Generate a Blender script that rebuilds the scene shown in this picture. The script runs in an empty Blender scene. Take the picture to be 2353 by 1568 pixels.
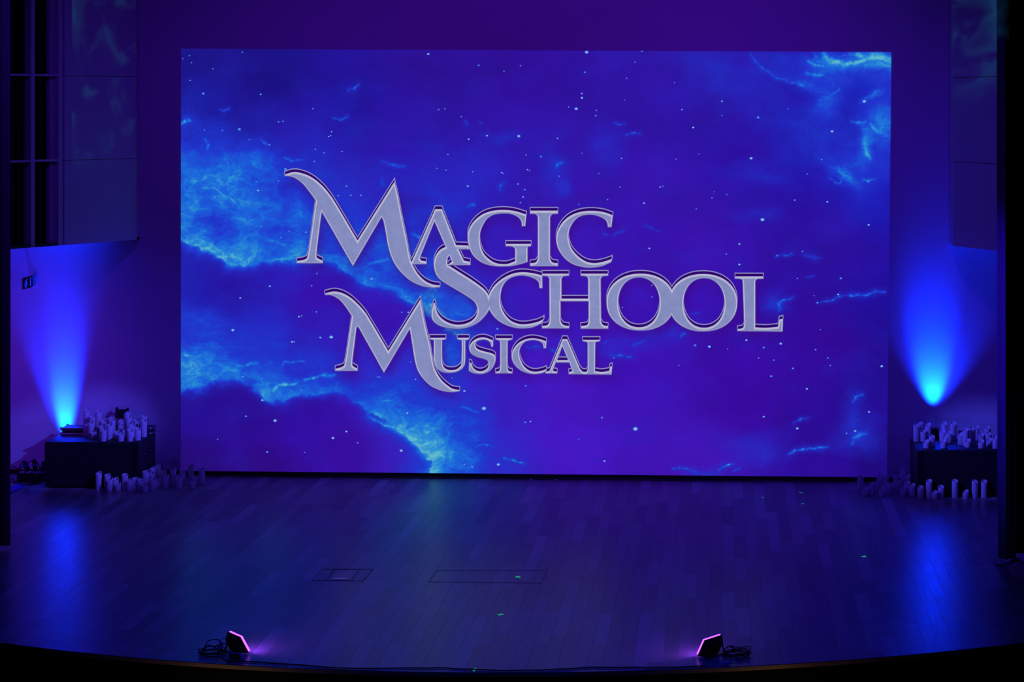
import bpy, bmesh, math, random
import numpy as np
from mathutils import Vector, Matrix, geometry

random.seed(7)
D = bpy.data
SC = bpy.context.scene
COL = SC.collection

# ------------------------------------------------------------------ camera
F, PX, PY, CAMZ = 4500.0, 1660.0, 235.0, 4.5       # focal length and principal point of the 2353 x 1568 frame
cam = D.cameras.new('camera')
cam.sensor_width = 36.0
cam.sensor_fit = 'HORIZONTAL'
cam.lens = 36.0 * F / 2353.0
cam.shift_x = -(PX - 1176.5) / 2353.0
cam.shift_y = -(784.0 - PY) / 2353.0
cam.clip_end = 200
co = D.objects.new('camera', cam)
co.location = (0, 0, CAMZ)
co.rotation_euler = (math.radians(90), 0, 0)
COL.objects.link(co)
SC.camera = co

# ------------------------------------------------------------------ view, world
SC.view_settings.view_transform = 'Standard'
SC.view_settings.look = 'None'
SC.view_settings.exposure = 0.0
SC.view_settings.gamma = 1.0
SC.view_settings.use_curve_mapping = False
w = D.worlds.new('world')
SC.world = w
w.use_nodes = True
w.node_tree.nodes['Background'].inputs[0].default_value = (0.10, 0.03, 0.5, 1)
w.node_tree.nodes['Background'].inputs[1].default_value = 0.0


def lamp(name, kind, loc, target, color, power, size=0.1, angle=45, blend=1.0, shape=None):
    l = D.lights.new(name, kind)
    l.color = color
    l.energy = power
    if kind == 'SPOT':
        l.spot_size = math.radians(angle)
        l.spot_blend = blend
        l.shadow_soft_size = size
    elif kind == 'AREA':
        if shape:
            l.shape = 'RECTANGLE'
            l.size, l.size_y = shape
        else:
            l.size = size
    else:
        l.shadow_soft_size = size
    o = D.objects.new(name, l)
    o.location = loc
    d = Vector(target) - Vector(loc)
    o.rotation_euler = d.to_track_quat('-Z', 'Y').to_euler()
    COL.objects.link(o)
    return o


# overhead stage wash (off camera, on the lighting bar above the stage), blue violet
lamp('wash_lamp', 'SPOT', (-5.4, 18.0, 7.6), (-6.4, 23.5, 1.4), (0.12, 0.010, 1.0), 205, 0.25, 84)
lamp('wash_lamp', 'SPOT', (1.0, 18.0, 7.6), (0.9, 23.3, 1.0), (0.10, 0.010, 1.0), 265, 0.25, 80)
lamp('wash_lamp', 'SPOT', (-1.6, 17.0, 7.7), (-1.9, 23.5, 5.6), (0.17, 0.010, 1.0), 450, 0.25, 84)
lamp('floor_wash_lamp', 'SPOT', (-2.2, 12.4, 7.4), (-2.0, 18.0, 0.0), (0.0, 0.02, 1.0), 820, 0.25, 66)
# lamps in the wings: one behind the left curtain, one on the bar towards the right curtain and candles
lamp('wing_lamp', 'SPOT', (-8.75, 21.2, 1.9), (-8.7, 23.7, 1.3), (0.18, 0.02, 1.0), 80, 0.15, 84)
lamp('wing_lamp', 'SPOT', (-1.2, 16.6, 5.6), (2.80, 19.4, 2.0), (0.04, 0.01, 1.0), 1500, 0.08, 27)
# beams of the two floor floods at the stage edge: each throws across onto the candles of the far side
lamp('flood_beam', 'SPOT', (-0.20, 16.08, 0.10), (-7.4, 23.2, 1.35), (0.06, 0.020, 1.0), 900, 0.2, 22)
lamp('flood_beam', 'SPOT', (-3.86, 16.16, 0.10), (2.8, 22.6, 1.35), (0.06, 0.020, 1.0), 600, 0.2, 22)
lamp('candle_fill_lamp', 'SPOT', (-1.0, 18.0, 4.6), (-7.25, 23.0, 0.62), (0.07, 0.06, 1.0), 2300, 0.04, 11, 0.7)  # added pair of unseen spots to brighten the candles, no fixture hangs there
lamp('candle_fill_lamp', 'SPOT', (-3.2, 18.0, 4.6), (2.75, 22.5, 0.58), (0.06, 0.06, 1.0), 2100, 0.04, 11, 0.7)
# warm aisle lights in the auditorium, below the stage edge
lamp('aisle_lamp', 'POINT', (-4.05, 15.42, -0.42), (0, 0, 0), (1.0, 0.62, 0.28), 2.6, 0.04)
lamp('aisle_lamp', 'POINT', (0.42, 15.40, -0.42), (0, 0, 0), (1.0, 0.62, 0.28), 2.2, 0.04)
# wall uplights (the lamps themselves are built further down)
UPL = (-7.95, 23.53, 0.18)
UPR = (2.49, 22.99, 0.685)
lamp('uplight_core', 'SPOT', UPL, (-7.95, 23.70, 0.80), (0.0, 0.022, 1.0), 2500, 0.03, 29, 1.0)
lamp('uplight_wide', 'SPOT', UPL, (-8.03, 23.60, 1.18), (0.002, 0.02, 1.0), 950, 0.05, 40, 1.0)
lamp('uplight_core', 'SPOT', UPR, (2.49, 23.17, 1.15), (0.0, 0.022, 1.0), 1450, 0.03, 42, 1.0)
lamp('uplight_wide', 'SPOT', UPR, (2.56, 23.04, 1.9), (0.004, 0.02, 1.0), 330, 0.05, 74, 1.0)


# ------------------------------------------------------------------ helpers
def s2l(c):
    c = np.asarray(c, dtype=float) / 255.0
    return np.where(c <= 0.04045, c / 12.92, ((c + 0.055) / 1.055) ** 2.4)


def mat(name, color, rough=0.6, metal=0.0, spec=0.5, noise=0.0, scale=20.0, bump=0.0, emit=None, estr=0.0, stretch=None):
    m = D.materials.new(name)
    m.use_nodes = True
    nt = m.node_tree
    b = nt.nodes['Principled BSDF']
    b.inputs['Roughness'].default_value = rough
    b.inputs['Metallic'].default_value = metal
    b.inputs['Specular IOR Level'].default_value = spec
    tc = nt.nodes.new('ShaderNodeTexCoord')
    mp = nt.nodes.new('ShaderNodeMapping')
    if stretch:
        mp.inputs['Scale'].default_value = stretch
    n = nt.nodes.new('ShaderNodeTexNoise')
    n.inputs['Scale'].default_value = scale
    n.inputs['Detail'].default_value = 4
    nt.links.new(tc.outputs['Object'], mp.inputs[0])
    nt.links.new(mp.outputs[0], n.inputs['Vector'])
    r = nt.nodes.new('ShaderNodeMapRange')
    r.inputs['To Min'].default_value = 1 - noise
    r.inputs['To Max'].default_value = 1 + noise
    nt.links.new(n.outputs['Fac'], r.inputs['Value'])
    mx = nt.nodes.new('ShaderNodeMix')
    mx.data_type = 'RGBA'
    mx.blend_type = 'MULTIPLY'
    mx.inputs['Factor'].default_value = 1.0
    mx.inputs[6].default_value = (*color, 1)
    nt.links.new(r.outputs[0], mx.inputs[7])
    nt.links.new(mx.outputs[2], b.inputs['Base Color'])
    if bump:
        bp = nt.nodes.new('ShaderNodeBump')
        bp.inputs['Strength'].default_value = bump
        bp.inputs['Distance'].default_value = 0.005
        nt.links.new(n.outputs['Fac'], bp.inputs['Height'])
        nt.links.new(bp.outputs[0], b.inputs['Normal'])
    if emit:
        b.inputs['Emission Color'].default_value = (*emit, 1)
        b.inputs['Emission Strength'].default_value = estr
    return m


def link(name, me, m=None, parent=None, loc=None):
    o = D.objects.new(name, me)
    COL.objects.link(o)
    if m:
        for x in (m if isinstance(m, (list, tuple)) else [m]):
            me.materials.append(x)
    if parent:
        o.parent = parent
    if loc is not None:
        o.location = loc
    return o


def pyd(name, v, f, m=None, parent=None, loc=None, smooth=False):
    me = D.meshes.new(name)
    me.from_pydata([tuple(p) for p in v], [], f)
    me.update()
    if smooth:
        for p in me.polygons:
            p.use_smooth = True
    return link(name, me, m, parent, loc)


def empty(name, loc=(0, 0, 0)):
    o = D.objects.new(name, None)
    o.empty_display_size = 0.1
    o.location = loc
    COL.objects.link(o)
    return o


def tag(o, label=None, cat=None, group=None, kind=None):
    if label:
        o['label'] = label
    if cat:
        o['category'] = cat
    if group:
        o['group'] = group
    if kind:
        o['kind'] = kind
    return o


class MB:
    """collects shapes into one mesh"""
    def __init__(self):
        self.v, self.f = [], []

    def add(self, v, f, M=None):
        n = len(self.v)
        for p in v:
            p = Vector(p)
            self.v.append(M @ p if M else p)
        self.f += [tuple(i + n for i in q) for q in f]

    def box(self, a, b, bev=0.0, M=None):
        (x0, y0, z0), (x1, y1, z1) = a, b
        if bev:
            bm = bmesh.new()
            bmesh.ops.create_cube(bm, size=1)
            for v in bm.verts:
                v.co = Vector((x0 + (v.co.x + .5) * (x1 - x0), y0 + (v.co.y + .5) * (y1 - y0), z0 + (v.co.z + .5) * (z1 - z0)))
            bmesh.ops.bevel(bm, geom=bm.edges[:], offset=bev, segments=2, affect='EDGES', profile=0.5)
            bm.verts.index_update()
            self.add([v.co.copy() for v in bm.verts], [[v.index for v in f.verts] for f in bm.faces], M)
            bm.free()
        else:
            v = [(x0, y0, z0), (x1, y0, z0), (x1, y1, z0), (x0, y1, z0), (x0, y0, z1), (x1, y0, z1), (x1, y1, z1), (x0, y1, z1)]
            self.add(v, [(0, 3, 2, 1), (4, 5, 6, 7), (0, 1, 5, 4), (1, 2, 6, 5), (2, 3, 7, 6), (3, 0, 4, 7)], M)
        return self

    def lathe(self, prof, seg=20, M=None):
        v, f = [], []
        for r, z in prof:
            for k in range(seg):
                a = 2 * math.pi * k / seg
                v.append((r * math.cos(a), r * math.sin(a), z))
        for i in range(len(prof) - 1):
            for k in range(seg):
                k2 = (k + 1) % seg
                f.append((i * seg + k, i * seg + k2, (i + 1) * seg + k2, (i + 1) * seg + k))
        f.append(tuple(range(seg))[::-1])
        f.append(tuple((len(prof) - 1) * seg + k for k in range(seg)))
        self.add(v, f, M)
        return self

    def tube(self, pts, r, seg=8, closed=False):
        pts = [Vector(p) for p in pts]
        n = len(pts)
        v, f = [], []
        for i, p in enumerate(pts):
            a = pts[(i - 1) % n] if (closed or i) else p
            b = pts[(i + 1) % n] if (closed or i < n - 1) else p
            t = (b - a).normalized()
            s = t.cross(Vector((0, 0, 1)))
            if s.length < 1e-3:
                s = Vector((1, 0, 0))
            s.normalize()
            u = s.cross(t).normalized()
            for k in range(seg):
                g = 2 * math.pi * k / seg
                v.append(p + (s * math.cos(g) + u * math.sin(g)) * r)
        for i in range(n if closed else n - 1):
            j = (i + 1) % n
            for k in range(seg):
                k2 = (k + 1) % seg
                f.append((i * seg + k, i * seg + k2, j * seg + k2, j * seg + k))
        if not closed:
            f.append(tuple(range(seg))[::-1])
            f.append(tuple((n - 1) * seg + k for k in range(seg)))
        self.add(v, f)
        return self

    def prism(self, poly, z0, z1, M=None):
        n = len(poly)
        v = [(x, y, z0) for x, y in poly] + [(x, y, z1) for x, y in poly]
        f = [tuple(range(n))[::-1], tuple(range(n, 2 * n))] + [(i, (i + 1) % n, n + (i + 1) % n, n + i) for i in range(n)]
        self.add(v, f, M)
        return self

    def build(self, name, m=None, parent=None, loc=None, smooth=False):
        o = pyd(name, self.v, self.f, m, parent, loc, False)
        bm = bmesh.new()
        bm.from_mesh(o.data)
        bmesh.ops.recalc_face_normals(bm, faces=bm.faces[:])
        bm.to_mesh(o.data)
        bm.free()
        if smooth:
            for p in o.data.polygons:
                p.use_smooth = True
            o.data.set_sharp_from_angle(angle=math.radians(40))
        return o


def spline(pts, n=8):
    """Catmull-Rom through 3-D points"""
    P = [Vector(p) for p in pts]
    P = [P[0] * 2 - P[1]] + P + [P[-1] * 2 - P[-2]]
    out = []
    for i in range(1, len(P) - 2):
        for k in range(n):
            t = k / n
            a, b, c, d = P[i - 1], P[i], P[i + 1], P[i + 2]
            out.append(0.5 * ((2 * b) + (c - a) * t + (2 * a - 5 * b + 4 * c - d) * t * t + (3 * b - a - 3 * c + d) * t ** 3))
    out.append(P[-2])
    return out


def floor_pt(x, y, z=0.0):
    """the point at height z seen at this spot of the photograph"""
    Y = (CAMZ - z) * F / (y - PY)
    return Vector(((x - PX) / F * Y, Y, z))


# ------------------------------------------------------------------ materials
M_wall = mat('white_wall_paint', (0.62, 0.62, 0.64), 0.75, noise=0.03, scale=3, bump=0.04)
M_panel = mat('white_panel', (0.58, 0.55, 0.60), 0.7, spec=0.2, noise=0.02, scale=6)
M_dark = mat('dark_void', (0.004, 0.004, 0.005), 0.9)
M_black = mat('black_paint', (0.010, 0.010, 0.011), 0.55, noise=0.2, scale=60, bump=0.1)
M_blackgloss = mat('black_plastic', (0.008, 0.008, 0.009), 0.35)
M_fascia = mat('black_fascia', (0.0025, 0.0025, 0.0025), 0.95, spec=0.05)
M_grille = mat('black_grille_cloth', (0.003, 0.003, 0.0035), 0.8, noise=0.4, scale=400)
M_curtain = mat('dark_velvet', (0.15, 0.13, 0.20), 0.95, spec=0.1, noise=0.25, scale=40, bump=0.1, stretch=(1, 1, 0.1))
M_blackdrape = mat('black_drape', (0.004, 0.004, 0.004), 1.0, spec=0.0, noise=0.3, scale=40)
M_brown = mat('dark_brown_wood', (0.035, 0.018, 0.010), 0.5, noise=0.3, scale=12, stretch=(0.2, 1, 1))
M_nosing = mat('worn_wood_nosing', (0.16, 0.10, 0.05), 0.6, noise=0.5, scale=3, stretch=(1, 1, 8))
M_wax = mat('pale_wax', (0.64, 0.62, 0.61), 0.5, noise=0.06, scale=30, bump=0.05)
M_flame = mat('translucent_flame', (0.85, 0.8, 0.7), 0.3)
M_alu = mat('aluminium_edge', (0.5, 0.5, 0.52), 0.35, metal=1.0, noise=0.1, scale=50)
M_cable = mat('black_cable', (0.012, 0.012, 0.014), 0.4)
M_greycable = mat('grey_cable', (0.10, 0.10, 0.13), 0.4)
M_whitecable = mat('white_cable', (0.8, 0.8, 0.85), 0.45)
M_plug = mat('white_plastic', (0.60, 0.60, 0.65), 0.4)
M_blueplug = mat('blue_plug', (0.03, 0.06, 0.45), 0.4)
M_blueboard = mat('blue_board', (0.02, 0.04, 0.45), 0.5, noise=0.2, scale=12)
M_glow = mat('green_glow_tape', (0.06, 0.6, 0.2), 0.5, emit=(0.01, 0.30, 0.08), estr=1.1)
M_led = mat('green_led', (0.1, 0.5, 0.1), 0.4, emit=(0.1, 1, 0.2), estr=0.25)
M_lensface = mat('magenta_lens_face', (0.3, 0.05, 0.3), 0.3, emit=(0.26, 0.05, 1.0), estr=30.0)
M_lens = mat('magenta_lens', (0.3, 0.05, 0.3), 0.3, emit=(0.32, 0.06, 1.0), estr=3.6)
M_signface = mat('dark_red_sign_face', (0.05, 0.002, 0.003), 0.8, spec=0.05)
M_signmark = mat('white_pictogram', (0.7, 0.7, 0.75), 0.5)
M_sub = mat('subfloor', (0.02, 0.015, 0.01), 0.9)
M_house = mat('house_carpet', (0.006, 0.006, 0.007), 0.95, noise=0.3, scale=80)


def wood_material():
    m = D.materials.new('stage_floor_wood')
    m.use_nodes = True
    nt = m.node_tree
    b = nt.nodes['Principled BSDF']
    b.inputs['Roughness'].default_value = 0.36
    b.inputs['Specular IOR Level'].default_value = 0.22
    L = nt.links.new
    oi = nt.nodes.new('ShaderNodeObjectInfo')
    ge = nt.nodes.new('ShaderNodeNewGeometry')
    ad = nt.nodes.new('ShaderNodeMath')
    ad.operation = 'ADD'
    L(oi.outputs['Random'], ad.inputs[0])
    L(ge.outputs['Random Per Island'], ad.inputs[1])
    fr = nt.nodes.new('ShaderNodeMath')
    fr.operation = 'FRACT'
    L(ad.outputs[0], fr.inputs[0])
    ramp = nt.nodes.new('ShaderNodeValToRGB')
    e = ramp.color_ramp.elements
    e[0].position, e[0].color = 0.0, (0.18, 0.168, 0.165, 1)
    e[1].position, e[1].color = 1.0, (0.39, 0.37, 0.37, 1)
    k = e.new(0.25)
    k.color = (0.22, 0.205, 0.20, 1)
    k = e.new(0.8)
    k.color = (0.29, 0.27, 0.265, 1)
    L(fr.outputs[0], ramp.inputs[0])
    tc = nt.nodes.new('ShaderNodeNewGeometry')
    mp = nt.nodes.new('ShaderNodeMapping')
    mp.inputs['Scale'].default_value = (26, 1.6, 1)
    L(tc.outputs['Position'], mp.inputs[0])
    n = nt.nodes.new('ShaderNodeTexNoise')
    n.inputs['Scale'].default_value = 2.0
    n.inputs['Detail'].default_value = 6
    L(mp.outputs[0], n.inputs['Vector'])
    r = nt.nodes.new('ShaderNodeMapRange')
    r.inputs['To Min'].default_value = 0.78
    r.inputs['To Max'].default_value = 1.22
    L(n.outputs['Fac'], r.inputs['Value'])
    mx = nt.nodes.new('ShaderNodeMix')
    mx.data_type = 'RGBA'
    mx.blend_type = 'MULTIPLY'
    mx.inputs['Factor'].default_value = 1
    L(ramp.outputs[0], mx.inputs[6])
    L(r.outputs[0], mx.inputs[7])
    L(mx.outputs[2], b.inputs['Base Color'])
    r2 = nt.nodes.new('ShaderNodeMapRange')
    r2.inputs['To Min'].default_value = 0.23
    r2.inputs['To Max'].default_value = 0.38
    L(n.outputs['Fac'], r2.inputs['Value'])
    L(r2.outputs[0], b.inputs['Roughness'])
    bp = nt.nodes.new('ShaderNodeBump')
    bp.inputs['Strength'].default_value = 0.06
    bp.inputs['Distance'].default_value = 0.002
    L(n.outputs['Fac'], bp.inputs['Height'])
    L(bp.outputs[0], b.inputs['Normal'])
    return m


M_wood = wood_material()

# ------------------------------------------------------------------ back wall
WA, WB, WX = 23.615, 0.0484, -6.234               # the wall line Y = WA - WB (X - WX)


def wallY(X):
    return WA - WB * (X - WX)


def wall_pt(x, y, off=0.0):
    """the point of the back wall (off metres in front of it) behind this spot of the photograph"""
    u = (x - PX) / F
    Y = (WA + WB * WX - off) / (1 + WB * u)
    return Vector((u * Y, Y, CAMZ - (y - PY) / F * Y))


XL, XR, ZT = -9.6, 4.9, 8.0
wb = MB()
wb.prism([(XL, wallY(XL)), (XR, wallY(XR)), (XR, wallY(XR) + 0.2), (XL, wallY(XL) + 0.2)], -0.05, ZT)
tag(wb.build('wall_back', M_wall), 'white back wall of the stage behind the projection', kind='structure')
tag(MB().box((XL - 0.2, 14.0, -1.2), (XL, 24.2, ZT)).build('wall_left', M_black), 'dark side wall of the left wing', kind='structure')
tag(MB().box((XR, 14.0, -1.2), (XR + 0.2, 24.2, ZT)).build('wall_right', M_black), 'dark side wall of the right wing', kind='structure')
tag(MB().box((XL, 14.0, ZT), (XR, 24.2, ZT + 0.2)).build('ceiling', M_black), 'dark ceiling above the stage', kind='structure')

bb = MB()
for a, b, t, z in ((XL, XR, 0.028, 0.052),):
    bb.prism([(a, wallY(a) - t), (b, wallY(b) - t), (b, wallY(b) - 0.001), (a, wallY(a) - 0.001)], 0.006, z)
    bb.prism([(a, wallY(a) - t - 0.02), (b, wallY(b) - t - 0.02), (b, wallY(b) - t), (a, wallY(a) - t)], 0.006, 0.018)
tag(bb.build('baseboard_back', M_brown), 'dark brown baseboard along the back wall', kind='structure')

# ------------------------------------------------------------------ floor with planks
CX, RAD = -1.75, 11.1
CY = 15.45 + RAD


def frontY(X):
    return CY - math.sqrt(max(RAD * RAD - (X - CX) ** 2, 0.01))


fl = MB()
arc = [(XL + (XR - XL) * i / 60, frontY(XL + (XR - XL) * i / 60) + 0.03) for i in range(61)]
fl.prism(arc + [(XR, 24.0), (XL, 24.0)], -0.08, -0.012)
floor = tag(fl.build('floor', M_sub), 'stage floor of glossy brown hardwood planks', kind='structure')

PWID, PLEN, GAP, PT = 0.12, 0.95, 0.0006, 0.012


def plank_geo(c, z):
    """c: four corners (counter-clockwise); a board with softened top edges"""
    cx = sum(p[0] for p in c) / 4
    cy = sum(p[1] for p in c) / 4
    ch = 0.0007
    ins = [(p[0] + (ch if p[0] < cx else -ch), p[1] + (ch if p[1] < cy else -ch)) for p in c]
    v = [(p[0], p[1], -PT) for p in c] + [(p[0], p[1], z - ch) for p in c] + [(p[0], p[1], z) for p in ins]
    f = [(8, 9, 10, 11)]
    for i in range(4):
        j = (i + 1) % 4
        f += [(i, j, 4 + j, 4 + i), (4 + i, 4 + j, 8 + j, 8 + i)]
    return v, f


planks = []
nrow = int((4.4 - (-9.0)) / PWID)
rr = random.Random(3)
for r in range(nrow):
    x0 = -9.0 + r * PWID + GAP / 2
    x1 = x0 + PWID - GAP
    off = rr.uniform(0, PLEN)
    yb = 23.72
    y = yb - off
    ytop = wallY(x0) - 0.012
    while ytop > frontY(x0):
        lo = y
        if lo < max(frontY(x0), frontY(x1)) + 0.12:
            lo = None
        fa, fb = (frontY(x0), frontY(x1)) if lo is None else (lo + GAP, lo + GAP)
        if min(ytop - fa, ytop - fb) > 0.02:
            planks.append((x0, x1, fa, fb, ytop, lo is None))
        if lo is None:
            break
        ytop = lo
        y -= PLEN


def in_view(p):
    xm, ym = (p[0] + p[1]) / 2, (p[2] + p[4]) / 2
    px = PX + xm / ym * F
    return -20 < px < 2373


planks.sort(key=lambda p: (not in_view(p), (p[2] + p[4]) / 2))
std = None
rest = MB()
for i, (x0, x1, fa, fb, yt, cut) in enumerate(planks):
    xm, ym = (x0 + x1) / 2, (fa + yt) / 2
    dz = rr.uniform(-0.0006, 0.0002)
    full = (not cut) and abs(yt - fa - (PLEN - GAP)) < 1e-4
    if i < 296:
        if full and std:
            o = D.objects.new('plank', std)
            COL.objects.link(o)
        else:
            v, f = plank_geo([(x0 - xm, fa - ym), (x1 - xm, fb - ym), (x1 - xm, yt - ym), (x0 - xm, yt - ym)], 0)
            o = pyd('plank', v, f, M_wood)
            if full:
                std = o.data
        o.location = (xm, ym, dz)
        o.parent = floor
    else:
        v, f = plank_geo([(x0, fa), (x1, fb), (x1, yt), (x0, yt)], dz)
        rest.add(v, f)
tag(rest.build('distant_planks', M_wood, floor), 'planks of the rear stage', kind='stuff')

# stage front
fa = MB()
N = 90
xs = [XL + (XR - XL) * i / N for i in range(N + 1)]
prof = [(0.0, -1.2), (0.0, -0.034), (0.02, -0.034), (0.02, -0.3), (0.04, -0.3), (0.04, -1.2)]
v, f = [], []
for x in xs:
    for dy, z in ((0.012, -1.15), (0.012, -0.036), (0.05, -0.036), (0.05, -1.15)):
        v.append((x, frontY(x) + dy, z))
for i in range(N):
    for k in range(4):
        a, b = i * 4 + k, i * 4 + (k + 1) % 4
        f.append((a, b, b + 4, a + 4))
fa.add(v, f)
tag(fa.build('wall_front', M_fascia), 'black curved stage front below the floor edge', kind='structure')
v, f = [], []
for x in xs:
    for dy, z in ((-0.006, -0.036), (-0.006, -0.004), (0.0, 0.0), (0.03, -0.013), (0.03, -0.036)):
        v.append((x, frontY(x) + dy, z))
for i in range(N):
    for k in range(5):
        a, b = i * 5 + k, i * 5 + (k + 1) % 5
        f.append((a, b, b + 5, a + 5))
nb = MB()
nb.add(v, f)
tag(nb.build('trim_1', M_nosing), 'worn wooden nosing along the curved stage edge', kind='structure')
tag(MB().box((XL - 2, -2, -1.25), (XR + 2, 16.9, -1.15)).build('floor_auditorium', M_house), 'dark auditorium floor before the stage', kind='structure')

# ------------------------------------------------------------------ upper side panels
LZ0, RZ0, PH = 2.846, 2.827, 0.98


def strip_frame(p0, p1):
    d = Vector((p1[0] - p0[0], p1[1] - p0[1], 0))
    d.normalize()
    n = Vector((d.y, -d.x, 0))
    if n.y > 0:
        n = -n
    return d, n


def line_hit(p0, d, px):
    """distance along the line p0 + t d at which it is seen in this column of the photograph"""
    u = (px - PX) / F
    return (u * p0[1] - p0[0]) / (d.x - u * d.y)


# left
L0, L1 = (-7.04, 23.52), (-9.58, 19.63)
dL, nL = strip_frame(L0, L1)
nL = Vector((-dL.y, dL.x, 0)) if Vector((-dL.y, dL.x, 0)).x > 0 else Vector((dL.y, -dL.x, 0))
LEN_L = math.hypot(L1[0] - L0[0], L1[1] - L0[1])
ML = Matrix(((dL.x, nL.x, 0, L0[0]), (dL.y, nL.y, 0, L0[1]), (0, 0, 1, 0), (0, 0, 0, 1)))   # local x along the panel, y out of it
tP = line_hit(L0, dL, 147)
tM = line_hit(L0, dL, 134)
# carve the front of the core back behind the panels and the grille
core = MB()
core.box((0, -0.10, LZ0), (tP - 0.004, -0.021, ZT - 0.02), 0, ML)
core.box((tP, -0.24, LZ0), (LEN_L, -0.17, ZT - 0.02), 0, ML)
core.box((tP - 0.02, -0.20, LZ0), (tP, -0.021, ZT - 0.02), 0, ML)
core.prism([(L0[0], L0[1] + 0.03), (L0[0], wallY(L0[0]) - 0.002), (-9.58, wallY(-9.58) - 0.002), (-9.58, 20.0)], LZ0, LZ0 + 0.03)
core.prism([(L0[0] - 0.02, L0[1] + 0.03), (L0[0], L0[1] + 0.02), (L0[0], wallY(L0[0]) - 0.002), (L0[0] - 0.02, wallY(L0[0]) - 0.002)], LZ0, ZT - 0.02)
wl = tag(core.build('wall_left_upper', M_panel), 'white overhanging side wall above the left uplight', kind='structure')
for k in range(5):
    z0, z1 = LZ0 + k * PH, min(LZ0 + (k + 1) * PH, ZT - 0.03)
    MB().box((0.0, -0.02, z0 + (0.003 if k else 0)), (tP - 0.006, 0.0, z1 - 0.003), 0.0015, ML).build('panel', M_panel, wl)
# grille of vertical slats
gr = tag(empty('vent_grille', (0, 0, 0)), 'tall white framed grille of dark vertical slats beside left curtain', 'grille')
t1a, t1b = line_hit(L0, dL, 144), line_hit(L0, dL, 134)
t2a, t2b = line_hit(L0, dL, 80), line_hit(L0, dL, 71.5)
t3a, t3b = line_hit(L0, dL, 134), line_hit(L0, dL, 122)
MB().box((t1a, -0.16, LZ0), (t1b, 0.0, ZT - 0.03), 0, ML).build('stile', M_panel, gr)
MB().box((t3a, -0.16, LZ0), (t3b, -0.06, ZT - 0.03), 0, ML).build('stile', M_panel, gr)
MB().box((t2a, -0.16, LZ0), (t2b, 0.0, ZT - 0.03), 0, ML).build('mullion', M_panel, gr)
tE = line_hit(L0, dL, -40)
MB().box((t1b, -0.168, LZ0), (tE, -0.16, ZT - 0.03), 0, ML).build('backing', M_dark, gr)
MB().box((t1b, -0.16, LZ0 - 0.0), (tE, -0.0, LZ0 + 0.035), 0, ML).build('sill', M_black, gr)
for z in (LZ0 + 0.985, LZ0 + 1.965, LZ0 + 2.945, LZ0 + 3.925):
    MB().box((t1b, -0.10, z - 0.012), (tE, -0.004, z + 0.012), 0, ML).build('transom', M_panel, gr)
for x in (34.4, 46.7, 60.0, 84, 96.4, 110, 20, 8):
    t = line_hit(L0, dL, x)
    MB().box((t - 0.004, -0.15, LZ0 + 0.03), (t + 0.004, -0.03, ZT - 0.03), 0, ML).build('slat', M_black, gr)

# right
R0, R1 = (2.679, 22.75), (4.88, 18.82)
dR, _ = strip_frame(R0, R1)
nR = Vector((-dR.y, dR.x, 0))
if nR.x > 0:
    nR = -nR
MR = Matrix(((dR.x, nR.x, 0, R0[0]), (dR.y, nR.y, 0, R0[1]), (0, 0, 1, 0), (0, 0, 0, 1)))
LEN_R = math.hypot(R1[0] - R0[0], R1[1] - R0[1])
core = MB()
core.box((0, -0.10, RZ0), (LEN_R, -0.021, ZT - 0.02), 0, MR)
core.prism([(R0[0], R0[1]), (R0[0] + 0.03, R0[1] + 0.02), (R0[0] + 0.03, wallY(R0[0]) - 0.004), (R0[0], wallY(R0[0]) - 0.002)], RZ0, ZT - 0.02)
core.prism([(R0[0] + 0.03, R0[1] + 0.06), (4.88, 19.2), (4.88, wallY(4.88) - 0.002), (R0[0] + 0.03, wallY(R0[0]) - 0.004)], RZ0, RZ0 + 0.03)
wr = tag(core.build('wall_right_upper', M_panel), 'white overhanging side wall above the right uplight', kind='structure')
for k in range(5):
    z0, z1 = RZ0 + k * PH, min(RZ0 + (k + 1) * PH, ZT - 0.03)
    MB().box((0.0, -0.02, z0 + (0.004 if k else 0)), (LEN_R, 0.0, z1 - 0.004), 0.0015, MR).build('panel', M_panel, wr)
hk = MB()
pA = Vector(R0).to_3d() if len(R0) == 3 else Vector((R0[0], R0[1], 0))
h0 = pA + dR * line_hit(R0, dR, 2202) + nR * 0.01
hk.tube(spline([h0 + Vector((0, 0, RZ0 + 0.02)), h0 + Vector((0, 0, RZ0 - 0.02)), h0 + Vector((0.012, 0, RZ0 - 0.035)), h0 + Vector((0.03, 0, RZ0 - 0.02))], 5), 0.005)
tag(hk.build('hook', M_plug), 'small white hook under the right overhanging side wall', 'hook')

# ------------------------------------------------------------------ projected picture on the back wall
QTL, QTR, QBR, QBL = (416, 112), (2048, 120), (2038, 1102), (415.5, 1087)


def fade(t):
    return t * t * t * (t * (t * 6 - 15) + 10)


def perlin(x, y, seed=0):
    rs = np.random.RandomState(seed)
    p = rs.permutation(256)
    ang = rs.rand(256) * 2 * np.pi
    gx, gy = np.cos(ang), np.sin(ang)
    xi, yi = np.floor(x).astype(int), np.floor(y).astype(int)
    xf, yf = x - xi, y - yi

    def g(ix, iy, dx, dy):
        h = p[(p[ix & 255] + iy) & 255]
        return gx[h] * dx + gy[h] * dy
    u, v_ = fade(xf), fade(yf)
    a = g(xi, yi, xf, yf) * (1 - u) + g(xi + 1, yi, xf - 1, yf) * u
    b = g(xi, yi + 1, xf, yf - 1) * (1 - u) + g(xi + 1, yi + 1, xf - 1, yf - 1) * u
    return (a * (1 - v_) + b * v_) * 1.5


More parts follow.
